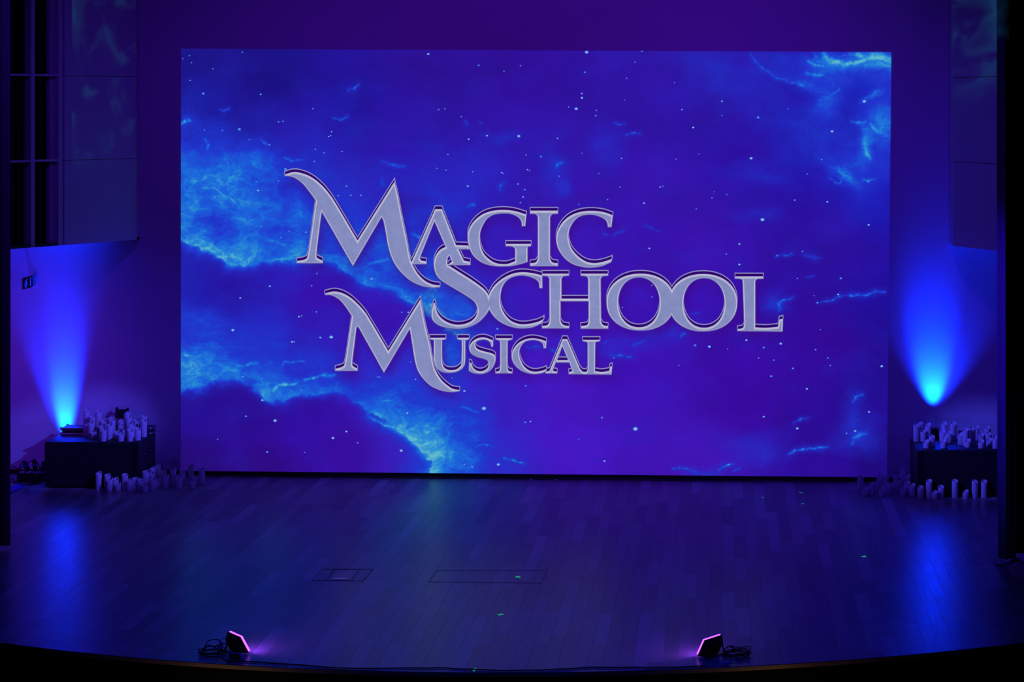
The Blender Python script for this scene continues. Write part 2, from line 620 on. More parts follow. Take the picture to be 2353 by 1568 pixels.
def fbm(x, y, o=5, seed=0):
    s, a, t = 0.0, 0.5, 0.0
    for k in range(o):
        s = s + a * perlin(x * 2 ** k + 17.3 * k, y * 2 ** k + 9.1 * k, seed + k)
        t += a
        a *= 0.55
    return s / t


# outlines of the title's letters, traced in zoomed crops: (scale, x, y) of the crop; 'c' marks a corner
Z1, Z2, Z3, Z4, Z5, Z6 = (4.612, 620, 360), (5.602, 1040, 440), (5.229, 970, 540), (5.115, 1370, 600), (5.6, 720, 640), (5.229, 980, 740)


def trace(z, txt):
    s, ox, oy = z
    pts = []
    for tok in txt.split():
        c = tok.endswith('c')
        a, b = tok.rstrip('c').split(',')
        pts.append((ox + float(a) / s, oy + float(b) / s, c))
    n = len(pts)
    i0 = next((i for i in range(n) if pts[i][2]), None)
    if i0 is None:
        pts = pts + [pts[0]]
        out = [(p.x, p.y) for p in spline_closed([(a, b, 0) for a, b, _ in pts[:-1]])]
        return out
    pts = pts[i0:] + pts[:i0] + [pts[i0]]
    out, run = [], [pts[0]]
    for p in pts[1:]:
        run.append(p)
        if p[2]:
            if len(run) == 2:
                out.append((run[0][0], run[0][1]))
            else:
                out += [(q.x, q.y) for q in spline([(a, b, 0) for a, b, _ in run], 5)[:-1]]
            run = [p]
    return out


def spline_closed(pts, n=5):
    P = [Vector(p) for p in pts]
    m = len(P)
    out = []
    for i in range(m):
        a, b, c, d = P[i - 1], P[i], P[(i + 1) % m], P[(i + 2) % m]
        for k in range(n):
            t = k / n
            out.append(0.5 * ((2 * b) + (c - a) * t + (2 * a - 5 * b + 4 * c - d) * t * t + (3 * b - a - 3 * c + d) * t ** 3))
    return out


def oval(z, cx, cy, rx, ry, p=2.15, n=64):
    s, ox, oy = z
    out = []
    for k in range(n):
        a = 2 * math.pi * k / n
        c, d = math.cos(a), math.sin(a)
        out.append((ox + (cx + rx * math.copysign(abs(c) ** (2 / p), c)) / s, oy + (cy + ry * math.copysign(abs(d) ** (2 / p), d)) / s))
    return out


LETTERS = [
    ('M', [trace(Z1, '156,192c 260,165 380,190 480,245 570,325 640,410 700,500 930,890c 1322,265c 1360,430 1400,640 1450,880 1485,1070 1520,1160 1570,1245 1640,1315 1720,1355 1805,1368c 1803,1387c 1720,1391 1600,1370 1480,1310 1370,1205 1300,1095 1255,960 1230,820 1205,690 1183,645c 880,1162c 553,592c 545,620c 520,820 495,1040 510,1080 562,1105c 562,1132c 285,1132c 285,1110c 370,1092 402,1045 440,800 470,580 487,470c 430,390 350,290 260,225 200,210 157,206c')]),
    ('A', [trace(Z1, '1752,558c 1825,558c 1975,940c 2105,945c 2118,985c 2000,985c 2058,1105c 2125,1118c 2125,1152c 1880,1152c 1930,1115c 1745,690c 1590,1075c 1605,1105c 1660,1112c 1660,1142c 1485,1142c 1508,1105c')]),
    ('G', [trace(Z2, '952,300c 800,255 650,240 500,255 380,300 280,380 215,480 193,580 205,690 240,790 300,865 390,925 500,958 640,970 760,962 880,937 965,910c 965,728c 975,712c 1012,706c 1012,678c 683,678c 683,708c 770,714 805,742c 805,900c 720,932 640,938 550,922 470,875 400,800 362,700 352,590 365,500 400,420 450,350 530,302 640,286 740,290 820,320 870,362 888,410 890,450c 935,450c')]),
    ('I', [trace(Z2, '997,250c 1357,250c 1357,290c 1285,296 1255,335c 1255,865c 1285,915 1357,928c 1357,965c 997,965c 997,928c 1070,915 1097,865c 1097,335c 1070,296 997,290c')]),
    ('C', [trace(Z2, '2065,310c 1950,270 1800,252 1650,265 1520,312 1420,395 1355,500 1332,600 1345,700 1385,790 1455,875 1560,945 1700,980 1800,983 1920,965 2040,915c 2057,868c 1950,905 1830,925 1720,905 1620,840 1540,750 1502,650 1494,560 1510,480 1560,390 1640,325 1760,300 1860,315 1940,350 1985,395 1998,462c 2045,462c')]),
    ('S', [trace(Z3, '300,138c 215,182 160,260 140,350 150,430 185,505 250,565 400,655 540,740 620,800 655,860 664,920 635,995 560,1055 440,1082 330,1062 240,1010 180,930 155,820c 138,820c 113,930 118,1010 170,1070 260,1110 420,1131 560,1110 680,1050 760,970 805,900 825,830 792,712c 740,650 620,560 480,470 345,385c 305,352 318,262 420,200c')]),
    ('C', [trace(Z3, '1442,488c 1330,462 1200,450 1080,470 960,530 860,620 805,715 785,800 808,900 870,992 960,1062 1080,1110 1200,1126 1330,1112 1440,1062c 1467,1008c 1380,1050 1220,1077 1100,1052 1020,990 960,890 940,780 955,660 1000,570 1080,512 1200,490 1320,515 1395,565 1410,642c 1445,642c')]),
    ('H', [trace(Z3, '1440,468c 1765,468c 1765,493c 1700,500 1675,530c 1675,768c 1995,768c 1995,530c 1970,500 1905,493c 1905,468c 2235,468c 2235,493c 2170,500 2145,530c 2150,1040c 2175,1085 2235,1097c 2235,1130c 1905,1130c 1905,1097c 1980,1085 2000,1040c 2000,800c 1662,800c 1665,1040c 1700,1085 1767,1097c 1767,1126c 1440,1126c 1440,1097c 1505,1085 1530,1040c 1528,530c 1505,500 1440,495c')]),
    ('O', [oval(Z4, 521, 485, 401, 335), oval(Z4, 502, 488, 242, 293)]),
    ('O', [oval(Z4, 1256, 492, 403, 338), oval(Z4, 1267, 495, 240, 291)]),
    ('L', [trace(Z4, '1630,183c 1965,183c 1965,210c 1890,216 1870,245c 1870,782c 2000,787 2135,775c 2152,690c 2196,680c 2190,832c 1660,826c 1660,803c 1720,790 1738,750c 1722,245c 1705,216 1630,210c')]),
    ('M', [trace(Z5, '146,197c 260,170 370,190 480,250 580,340 660,430 720,520 965,935c 1378,268c 1440,600 1500,850 1540,1080 1580,1200 1650,1310 1740,1390 1800,1425 1885,1438c 1885,1452c 1780,1466 1650,1447 1520,1392 1420,1302 1350,1200 1310,1080 1280,900 1255,740 1240,655c 908,1217c 575,620c 555,640c 530,850 502,1090 520,1135 570,1165c 570,1192c 280,1192c 280,1167c 370,1140 405,1085 450,800 495,490c 430,390 350,290 260,229 200,215 147,213c')]),
    ('U', [trace(Z6, '38,193c 235,193c 235,210c 187,222c 187,440 195,510 215,552 255,576 300,581 350,575 395,545 420,490 425,225c 370,210c 370,193c 515,193c 515,210c 467,225c 465,480 440,550 390,590 320,612 250,615 180,600 120,550 92,470 88,400 90,222c 38,210c')]),
    ('S', [trace(Z6, '803,228c 740,200 680,188 610,200 550,240 515,300 517,345 545,390 610,425 700,450 738,475 745,515 735,552 700,582 650,596 600,585 560,550 541,495c 515,490c 510,592c 560,617 650,629 730,610 790,560 825,490 831,430 815,395 770,375 690,355 620,330 592,298 588,265 605,238 645,222 700,216 745,232 770,262 778,302c 800,302c')]),
    ('I', [trace(Z6, '828,198c 1032,198c 1032,214c 990,222 975,245c 975,560c 990,592 1032,602c 1032,621c 828,621c 828,602c 870,592 885,560c 885,245c 870,222 828,214c')]),
    ('C', [trace(Z6, '1444,236c 1360,210 1270,198 1180,215 1100,260 1045,330 1023,400 1030,465 1070,532 1140,590 1230,622 1300,629 1380,620 1440,595c 1444,568c 1380,590 1300,601 1230,582 1170,532 1130,450 1115,380 1130,310 1170,252 1230,224 1300,218 1355,234 1395,264 1408,320c 1436,320c')]),
    ('A', [trace(Z6, '1635,208c 1692,208c 1845,565c 1875,600c 1920,605c 1920,632c 1708,630c 1708,606c 1752,596c 1718,492c 1552,490c 1518,590c 1572,602c 1572,622c 1428,620c 1430,602c 1478,590c'), trace(Z6, '1632,295c 1702,462c 1570,462c')]),
    ('L', [trace(Z6, '1875,218c 2085,218c 2085,233c 2040,241 2028,262c 2025,594c 2110,604 2195,590c 2206,540c 2233,534c 2222,637c 1880,633c 1880,612c 1920,602 1936,572c 1936,262c 1920,241 1875,233c')]),
]


def clean(poly):
    out = []
    for p in poly:
        if not out or math.hypot(p[0] - out[-1][0], p[1] - out[-1][1]) > 0.25:
            out.append(p)
    if math.hypot(out[0][0] - out[-1][0], out[0][1] - out[-1][1]) < 0.25:
        out.pop()
    return out


def area(p):
    return 0.5 * sum(p[i - 1][0] * p[i][1] - p[i][0] * p[i - 1][1] for i in range(len(p)))


def offset(poly, d):
    """grow (d > 0) or shrink an outline, in pixels; outlines are oriented with positive area"""
    n = len(poly)
    out = []
    for i in range(n):
        a, b, c = poly[i - 1], poly[i], poly[(i + 1) % n]
        e1 = Vector((b[0] - a[0], b[1] - a[1]))
        e2 = Vector((c[0] - b[0], c[1] - b[1]))
        if e1.length < 1e-6 or e2.length < 1e-6:
            out.append(b)
            continue
        e1.normalize()
        e2.normalize()
        n1, n2 = Vector((e1.y, -e1.x)), Vector((e2.y, -e2.x))
        m = n1 + n2
        if m.length < 0.2:
            out.append((b[0] + n1.x * d, b[1] + n1.y * d))
            continue
        m = m / max(m.length_squared, 0.5) * 2
        out.append((b[0] + m.x * d, b[1] + m.y * d))
    return out


for i, (ch, loops) in enumerate(LETTERS):
    L2 = []
    for k, lp in enumerate(loops):
        lp = clean(lp)
        if area(lp) < 0:
            lp = lp[::-1]
        L2.append(lp)
    LETTERS[i] = (ch, L2)

NX, NY = 800, 480
S, T = np.meshgrid(np.linspace(0, 1, NX), np.linspace(0, 1, NY))


def bil(k):
    return (QTL[k] * (1 - S) + QTR[k] * S) * (1 - T) + (QBL[k] * (1 - S) + QBR[k] * S) * T


GX, GY = bil(0), bil(1)
wx = GX + 26 * fbm(GX / 90, GY / 70, 5, 11) + 5 * fbm(GX / 18, GY / 14, 3, 12)
wy = GY + 22 * fbm(GX / 90, GY / 70, 5, 21) + 5 * fbm(GX / 18, GY / 14, 3, 22)


def band(e, h, a, below=7.0):
    ex, ey = zip(*e)
    E = np.interp(wx, ex, ey)
    H = np.interp(wx, *zip(*h))
    A = np.interp(wx, *zip(*a))
    dy = E - wy
    return A * np.where(dy > 0, np.exp(-dy / H), np.exp(np.clip(dy, -300, 0) / below))


def blob(cx, cy, sx, sy, ang, amp):
    c, s_ = math.cos(math.radians(ang)), math.sin(math.radians(ang))
    dx, dy = wx - cx, wy - cy
    u, v_ = (dx * c + dy * s_) / sx, (-dx * s_ + dy * c) / sy
    return amp * np.exp(-0.5 * (u * u + v_ * v_))


dens = band([(380, 540), (440, 560), (480, 578), (525, 612), (560, 606), (610, 598), (660, 597), (720, 600), (770, 606), (800, 628), (850, 652), (900, 668), (950, 690), (990, 715), (1015, 745), (1060, 775), (1120, 790), (1200, 800)],
            [(380, 120), (560, 105), (700, 85), (850, 55), (1000, 60), (1200, 40)],
            [(380, 0.60), (480, 0.70), (600, 0.66), (700, 0.52), (800, 0.56), (880, 0.46), (950, 0.55), (1000, 0.72), (1060, 0.5), (1110, 0.15), (1160, 0.0)], 9)
dens = dens + band([(380, 900), (470, 893), (500, 876), (545, 872), (590, 895), (625, 918), (660, 925), (700, 912), (760, 893), (800, 905), (845, 948), (880, 968), (930, 985), (960, 1010), (985, 1045), (992, 1090), (1010, 1120)],
                   [(380, 140), (560, 130), (700, 90), (800, 50), (860, 75), (950, 85), (1010, 120)],
                   [(380, 0.55), (480, 0.58), (560, 0.55), (640, 0.72), (700, 0.6), (760, 0.46), (800, 0.40), (850, 0.62), (920, 0.60), (970, 0.56), (1000, 0.5), (1012, 0.30), (1024, 0.0)], 9)
for bl in [(1015, 1050, 60, 80, 15, 0.34), (1090, 1050, 90, 70, 0, 0.26), (1000, 925, 90, 70, 0, 0.16), (560, 470, 160, 60, 10, 0.22), (470, 400, 90, 40, 10, 0.22),
           (620, 420, 130, 50, 20, 0.16), (900, 560, 90, 60, 0, 0.22), (1030, 820, 26, 40, 0, 0.40), (1050, 690, 50, 40, 30, 0.42), (430, 300, 40, 50, 0, 0.12),
           (430, 820, 60, 60, 0, 0.22), (760, 370, 160, 80, 0, 0.10), (1050, 440, 70, 60, 0, 0.16),
           (1960, 146, 85, 9, 3, 0.30), (2025, 140, 40, 14, 5, 0.30), (1990, 160, 90, 28, 0, 0.24), (2030, 230, 30, 70, 0, 0.22), (1880, 165, 60, 25, 20, 0.22),
           (2010, 225, 22, 7, -15, 0.55), (1905, 240, 22, 25, 30, 0.34), (1940, 330, 110, 60, 0, 0.20), (2030, 300, 30, 30, 0, 0.28), (1985, 320, 10, 35, -10, 0.34), (1990, 420, 60, 60, 0, 0.14),
           (1940, 405, 30, 12, 35, 0.26), (1840, 192, 30, 8, 20, 0.34), (1700, 170, 120, 60, 30, 0.16), (1270, 390, 25, 40, 0, 0.16), (1290, 440, 16, 14, 0, 0.22), (1390, 345, 30, 30, 0, 0.14),
           (1160, 310, 40, 10, 0, 0.14), (1780, 695, 18, 22, 30, 0.30), (1750, 495, 40, 10, 0, 0.14), (1740, 1050, 50, 30, 0, 0.16), (1975, 1000, 40, 30, 0, 0.24), (1620, 1090, 30, 10, 0, 0.34),
           (1520, 770, 60, 16, -10, 0.18), (1740, 400, 90, 14, 10, 0.10), (1370, 800, 60, 20, 0, 0.16), (1960, 930, 16, 30, 0, 0.16)]:
    dens = dens + blob(*bl)
n1 = fbm(wx / 120, wy / 80, 6, 31)
rid = 1 - np.abs(fbm(wx / 85, wy / 42, 5, 41)) * 2.6
rid = np.clip(rid, 0, 1) ** 5
rid2 = 1 - np.abs(fbm(wx / 45 + 5, wy / 22, 4, 51)) * 2.6
rid2 = np.clip(rid2, 0, 1) ** 6
dens = dens * (0.86 + 0.62 * n1)
dens = dens + (0.34 * rid + 0.22 * rid2) * np.clip(dens * 1.4 - 0.20, 0, 0.75)
dens = dens + 0.08 * n1 + 0.0

fx = GX + 5 * fbm(GX / 22, GY / 16, 4, 71) + 0.12 * (wx - GX)
fy = GY + 6 * fbm(GX / 22, GY / 16, 4, 81) + 0.12 * (wy - GY)
thin = 0.75 + 0.9 * fbm(GX / 14, GY / 12, 3, 91)
# thin bright filaments, (brightness, width, points)
for amp, wd, pts in [
    (.5, 2.2, [(465, 432), (490, 432), (505, 445), (530, 455), (545, 468)]), (.35, 2.2, [(505, 252), (515, 254), (527, 250)]), (.5, 3.5, [(417, 285), (425, 278), (435, 275)]),
    (.35, 3, [(471, 320), (478, 332), (476, 341)]), (.35, 2, [(596, 319), (608, 328), (618, 333)]), (.4, 2, [(765, 271), (782, 273), (800, 270)]), (.4, 2.2, [(800, 207), (815, 204), (824, 197)]),
    (.4, 2, [(653, 364), (670, 367), (700, 368)]), (.4, 2, [(880, 372), (905, 382), (930, 384)]), (.35, 2.5, [(876, 410), (878, 420), (884, 427)]), (.25, 2, [(1100, 278), (1106, 285)]),
    (.35, 1.8, [(1078, 471), (1090, 470), (1073, 477)]), (.35, 2, [(1410, 280), (1422, 286), (1436, 285)]), (.45, 2, [(1440, 313), (1455, 307), (1470, 308)]), (.45, 3, [(1278, 388), (1282, 378), (1290, 373)]),
    (.35, 3, [(1150, 438), (1151, 428), (1157, 420)]), (.3, 2, [(1069, 275), (1070, 280), (1073, 287)]), (.3, 3, [(1725, 122), (1735, 140), (1752, 155), (1785, 180), (1820, 190), (1845, 195)]),
    (.3, 2, [(1905, 410), (1918, 418), (1930, 420), (1940, 405)]), (.5, 2.2, [(1982, 414), (1995, 416), (2008, 412)]), (.35, 3, [(1925, 385), (1935, 400), (1955, 410)]), (.5, 3, [(1955, 279), (1970, 283), (1990, 281)]),
    (.4, 4, [(2002, 285), (2006, 298), (2018, 305)]), (.5, 3, [(1858, 142), (1870, 150), (1893, 152)]), (.45, 4, [(1850, 168), (1870, 172), (1890, 172)]), (.45, 6, [(1985, 315), (1988, 340), (1992, 355), (2000, 365)]),
    (.72, 8, [(1893, 121), (1898, 132), (1915, 142), (1940, 146), (1965, 144), (1985, 137), (2005, 131), (2025, 131), (2047, 139)]), (.5, 6, [(1955, 122), (1970, 127), (1985, 133)]), (.3, 4, [(1870, 122), (1876, 132)]), (.35, 8, [(1990, 150), (2015, 146), (2046, 150)]), (.3, 3, [(1925, 130), (1945, 126)]),
    (.35, 3, [(1916, 215), (1928, 206)]), (.45, 2, [(1785, 590), (1805, 586), (1820, 584)]), (.3, 3, [(1850, 586), (1870, 592), (1885, 592)]), (.45, 2, [(1802, 690), (1815, 685), (1823, 682)]),
    (.35, 3, [(1790, 715), (1790, 700), (1802, 690)]), (.4, 2, [(1880, 695), (1900, 692), (1915, 690), (1930, 680), (1955, 677)]), (.55, 2.4, [(1955, 677), (1972, 680), (1990, 677), (2010, 672), (2035, 670)]),
    (.5, 2, [(1566, 771), (1575, 767)]), (.3, 2, [(1855, 637), (1870, 634)]), (.35, 2, [(1586, 721), (1605, 719)]), (.5, 2.4, [(1653, 1081), (1662, 1073), (1673, 1069), (1685, 1068)]),
    (.45, 2, [(1545, 1077), (1560, 1076), (1575, 1078), (1600, 1085)]), (.55, 2.6, [(1814, 1043), (1825, 1036), (1845, 1031), (1870, 1031), (1885, 1030), (1902, 1027)]), (.4, 2, [(1825, 972), (1840, 963), (1858, 961)]),
    (.4, 3, [(1960, 925), (1965, 915), (1980, 908)]), (.5, 3, [(1963, 1005), (1972, 1000), (1990, 996)]), (.4, 2, [(1960, 1022), (1962, 1015)]), (.4, 2, [(1687, 1083), (1700, 1078)]),
    (.45, 2.2, [(1212, 797), (1230, 796), (1245, 799)]), (.35, 2, [(1260, 800), (1268, 803), (1275, 810)]), (.4, 2.4, [(1060, 932), (1080, 940), (1098, 946)]), (.45, 2, [(1155, 1054), (1180, 1057), (1195, 1063), (1205, 1068)]),
    (.35, 2, [(1095, 1025), (1120, 1023), (1138, 1027)]), (.4, 2.4, [(650, 838), (655, 832), (675, 832), (700, 828)]), (.5, 3.4, [(700, 875), (720, 870), (745, 863), (768, 862)]),
    (.6, 4, [(625, 899), (635, 890), (655, 885), (680, 882)]), (.5, 3, [(425, 818), (442, 818)]), (.4, 3, [(545, 840), (570, 838), (590, 835)]), (.5, 4, [(845, 955), (860, 968), (885, 978), (910, 985), (930, 995)]),
    (.45, 2.6, [(972, 978), (985, 978), (995, 983)]), (.45, 5, [(945, 985), (965, 992), (985, 1012), (1000, 1030), (1000, 1055), (998, 1080)]), (.35, 2, [(880, 925), (900, 921)]),
    (.35, 2.4, [(622, 550), (640, 558), (655, 562)]), (.4, 2, [(1410, 540), (1432, 530)]), (.4, 2.4, [(945, 540), (960, 545), (975, 548)]), (.4, 3, [(850, 605), (870, 598), (890, 596)]),
    (.45, 4, [(988, 700), (1005, 712), (1022, 728), (1035, 738)]), (.35, 2, [(1385, 790), (1400, 783)]), (.3, 2, [(1455, 793), (1470, 788), (1482, 785)]), (.4, 2, [(1402, 818), (1425, 816), (1450, 820)]),
    (.35, 2, [(1385, 535), (1395, 542)]), (.3, 2, [(1480, 518), (1500, 524), (1515, 532)]), (.3, 2, [(1295, 802), (1310, 806)])]:
    for a, b in zip(pts[:-1], pts[1:]):
        m = (GX > min(a[0], b[0]) - 26) & (GX < max(a[0], b[0]) + 26) & (GY > min(a[1], b[1]) - 26) & (GY < max(a[1], b[1]) + 26)
        px_, py_ = fx[m], fy[m]
        dx, dy = b[0] - a[0], b[1] - a[1]
        t = np.clip(((px_ - a[0]) * dx + (py_ - a[1]) * dy) / (dx * dx + dy * dy), 0, 1)
        d2 = (px_ - a[0] - t * dx) ** 2 + (py_ - a[1] - t * dy) ** 2
        add = 0.8 * amp * np.clip(thin[m], 0.2, 1.5) * np.exp(-d2 / (2 * (wd * 0.5 + 0.25) ** 2)) + 0.2 * amp * np.exp(-d2 / (2 * (wd * 2.6) ** 2))
        dens[m] = np.maximum(dens[m], np.minimum(dens[m], 0.55) * 0.85 + add)

# deep violet ground of the picture, candle shadow painted into its lower left corner
CP = [(430, 130, 27, 20, 132), (640, 170, 27, 17, 130), (430, 260, 27, 22, 148), (800, 240, 33, 18, 150), (1000, 150, 45, 16, 148), (1200, 180, 47, 15, 150), (1200, 300, 48, 20, 165), (1500, 140, 46, 20, 160),
      (1600, 260, 45, 20, 163), (1700, 350, 44, 16, 160), (1850, 330, 34, 18, 165), (2030, 200, 24, 30, 180), (2030, 450, 28, 18, 172), (1500, 430, 54, 20, 170), (1900, 560, 46, 16, 160), (2030, 700, 32, 14, 152),
      (1600, 560, 58, 18, 172), (1500, 700, 60, 18, 178), (1900, 780, 50, 10, 148), (2030, 900, 36, 14, 150), (1700, 900, 58, 10, 162), (1900, 1060, 44, 12, 152), (2030, 1080, 28, 8, 115), (1600, 1060, 66, 20, 180),
      (1300, 1000, 70, 22, 196), (1450, 850, 62, 16, 178), (1300, 900, 70, 22, 190), (1150, 880, 62, 22, 185), (1250, 560, 60, 24, 182), (1100, 700, 54, 24, 180), (900, 760, 60, 16, 178), (700, 700, 56, 16, 172),
      (560, 660, 42, 14, 156), (440, 640, 33, 16, 152), (440, 720, 32, 26, 172), (600, 760, 40, 30, 188), (700, 980, 50, 14, 162), (560, 980, 44, 14, 152), (440, 960, 38, 16, 150), (440, 1060, 36, 10, 112), (600, 1060, 48, 10, 132),
      (800, 1050, 56, 12, 158), (900, 1060, 64, 18, 172), (950, 900, 60, 40, 200), (700, 330, 40, 22, 165), (900, 330, 44, 22, 168), (800, 440, 46, 32, 182), (1100, 420, 48, 24, 178), (450, 420, 30, 40, 185), (1000, 1000, 60, 40, 200)]
num = np.zeros((NY, NX, 3))
den = np.zeros((NY, NX))
for cx, cy, r_, g_, b_ in CP:
    k = 1.0 / (((GX - cx) ** 2 + (GY - cy) ** 2) + 1800.0) ** 1.5
    num += k[..., None] * np.array((r_, g_, b_))
    den += k
base = num / den[..., None]
base = base * (1 + 0.10 * fbm(wx / 160, wy / 110, 4, 61))[..., None]
dn = np.clip(dens, 0, 1.05)[..., None]
STOPS = [(0.0, None), (0.30, (32, 54, 205)), (0.55, (26, 98, 218)), (0.80, (44, 142, 214)), (1.05, (98, 186, 205))]
colr = base.copy()
for (d0, c0), (d1, c1) in zip(STOPS[:-1], STOPS[1:]):
    A0 = base if c0 is None else np.array(c0, float)
    t = np.clip((dn - d0) / (d1 - d0), 0, 1)
    colr = np.where(dn >= d0, A0 * (1 - t) + np.array(c1, float) * t, colr)

# soft dark halo that the title graphic has around its letters
mask = np.zeros((NY, NX))
for ch, loops in LETTERS:
    P0 = loops[0]
    xs_, ys_ = [p[0] for p in P0], [p[1] for p in P0]
    m = np.where((GX > min(xs_)) & (GX < max(xs_)) & (GY > min(ys_)) & (GY < max(ys_)))
    px_, py_ = GX[m], GY[m]
    ins = np.zeros(len(px_), bool)
    for lp in loops:
        for i in range(len(lp)):
            (ax, ay), (bx_, by_) = lp[i - 1], lp[i]
            if ay == by_:
                continue
            ins ^= ((ay > py_) != (by_ > py_)) & (px_ < (bx_ - ax) * (py_ - ay) / (by_ - ay) + ax)
    mm = mask[m]
    mm[ins] = 1
    mask[m] = mm
for _ in range(3):
    for axis in (0, 1):
        c = np.cumsum(np.pad(mask, [(5, 4) if a == axis else (0, 0) for a in (0, 1)], mode='edge'), axis=axis)
        c = np.concatenate([np.zeros_like(np.take(c, [0], axis)), c], axis)
        n = mask.shape[axis]
        mask = (np.take(c, range(9, 9 + n), axis) - np.take(c, range(0, n), axis)) / 9
mask = np.roll(mask, 2, axis=0)
halo = np.clip(mask * 1.5, 0, 1)[..., None]
colr = colr * (1 - halo) + (colr * 0.5 + np.array((62, 8, 130)) * 0.5) * halo
lin = s2l(np.clip(colr, 0, 255))


def wall_grid(px_, py_, off):
    u = (px_ - PX) / F
    Y = (WA + WB * WX - off) / (1 + WB * u)
    return np.stack([u * Y, Y, CAMZ - (py_ - PY) / F * Y], -1)


M_proj = D.materials.new('projected_nebula')
M_proj.use_nodes = True
nt = M_proj.node_tree
nt.nodes.remove(nt.nodes['Principled BSDF'])
em = nt.nodes.new('ShaderNodeEmission')
at = nt.nodes.new('ShaderNodeAttribute')
at.attribute_name = 'picture'
tc = nt.nodes.new('ShaderNodeTexCoord')
nz = nt.nodes.new('ShaderNodeTexNoise')
nz.inputs['Scale'].default_value = 60
nz.inputs['Detail'].default_value = 3
nt.links.new(tc.outputs['Object'], nz.inputs['Vector'])
mr = nt.nodes.new('ShaderNodeMapRange')
mr.inputs['To Min'].default_value = 0.84
mr.inputs['To Max'].default_value = 1.16
nt.links.new(nz.outputs['Fac'], mr.inputs['Value'])
nt.links.new(at.outputs['Color'], em.inputs['Color'])
nt.links.new(mr.outputs[0], em.inputs['Strength'])
nt.links.new(em.outputs[0], nt.nodes['Material Output'].inputs['Surface'])
M_proj.cycles.emission_sampling = 'NONE'


def emis(name, srgb, k=1.0, noise=0.0, samp='NONE'):
    m = D.materials.new(name)
    m.use_nodes = True
    nt = m.node_tree
    nt.nodes.remove(nt.nodes['Principled BSDF'])
    e = nt.nodes.new('ShaderNodeEmission')
    e.inputs['Color'].default_value = (*s2l(srgb), 1)
    tc = nt.nodes.new('ShaderNodeTexCoord')
    n = nt.nodes.new('ShaderNodeTexNoise')
    n.inputs['Scale'].default_value = 9
    n.inputs['Detail'].default_value = 8
    n.inputs['Roughness'].default_value = 0.7
    r = nt.nodes.new('ShaderNodeMapRange')
    r.inputs['To Min'].default_value = k * (1 - noise)
    r.inputs['To Max'].default_value = k * (1 + noise)
    nt.links.new(tc.outputs['Object'], n.inputs['Vector'])
    nt.links.new(n.outputs['Fac'], r.inputs['Value'])
    nt.links.new(r.outputs[0], e.inputs['Strength'])
    nt.links.new(e.outputs[0], nt.nodes['Material Output'].inputs['Surface'])
    m.cycles.emission_sampling = samp
    return m


proj = empty('projected_picture', wall_pt(1230, 1090, 0.0))
tag(proj, 'bright blue nebula projection with silver show title on the white back wall', 'projection')
PO = np.array(proj.location)
V = wall_grid(GX, GY, 0.004).reshape(-1, 3) - PO
idx = np.arange(NX * NY).reshape(NY, NX)
quads = np.stack([idx[1:, :-1], idx[1:, 1:], idx[:-1, 1:], idx[:-1, :-1]], -1).reshape(-1, 4)
me = D.meshes.new('nebula_background')
me.vertices.add(len(V))
me.vertices.foreach_set('co', V.astype(np.float32).ravel())
me.loops.add(quads.size)
me.loops.foreach_set('vertex_index', quads.astype(np.int32).ravel())
me.polygons.add(len(quads))
me.polygons.foreach_set('loop_start', np.arange(0, quads.size, 4, dtype=np.int32))
me.update(calc_edges=True)
ca = me.color_attributes.new('picture', 'FLOAT_COLOR', 'POINT')
ca.data.foreach_set('color', np.concatenate([lin.reshape(-1, 3), np.ones((NX * NY, 1))], 1).astype(np.float32).ravel())
link('nebula_background', me, M_proj, proj)

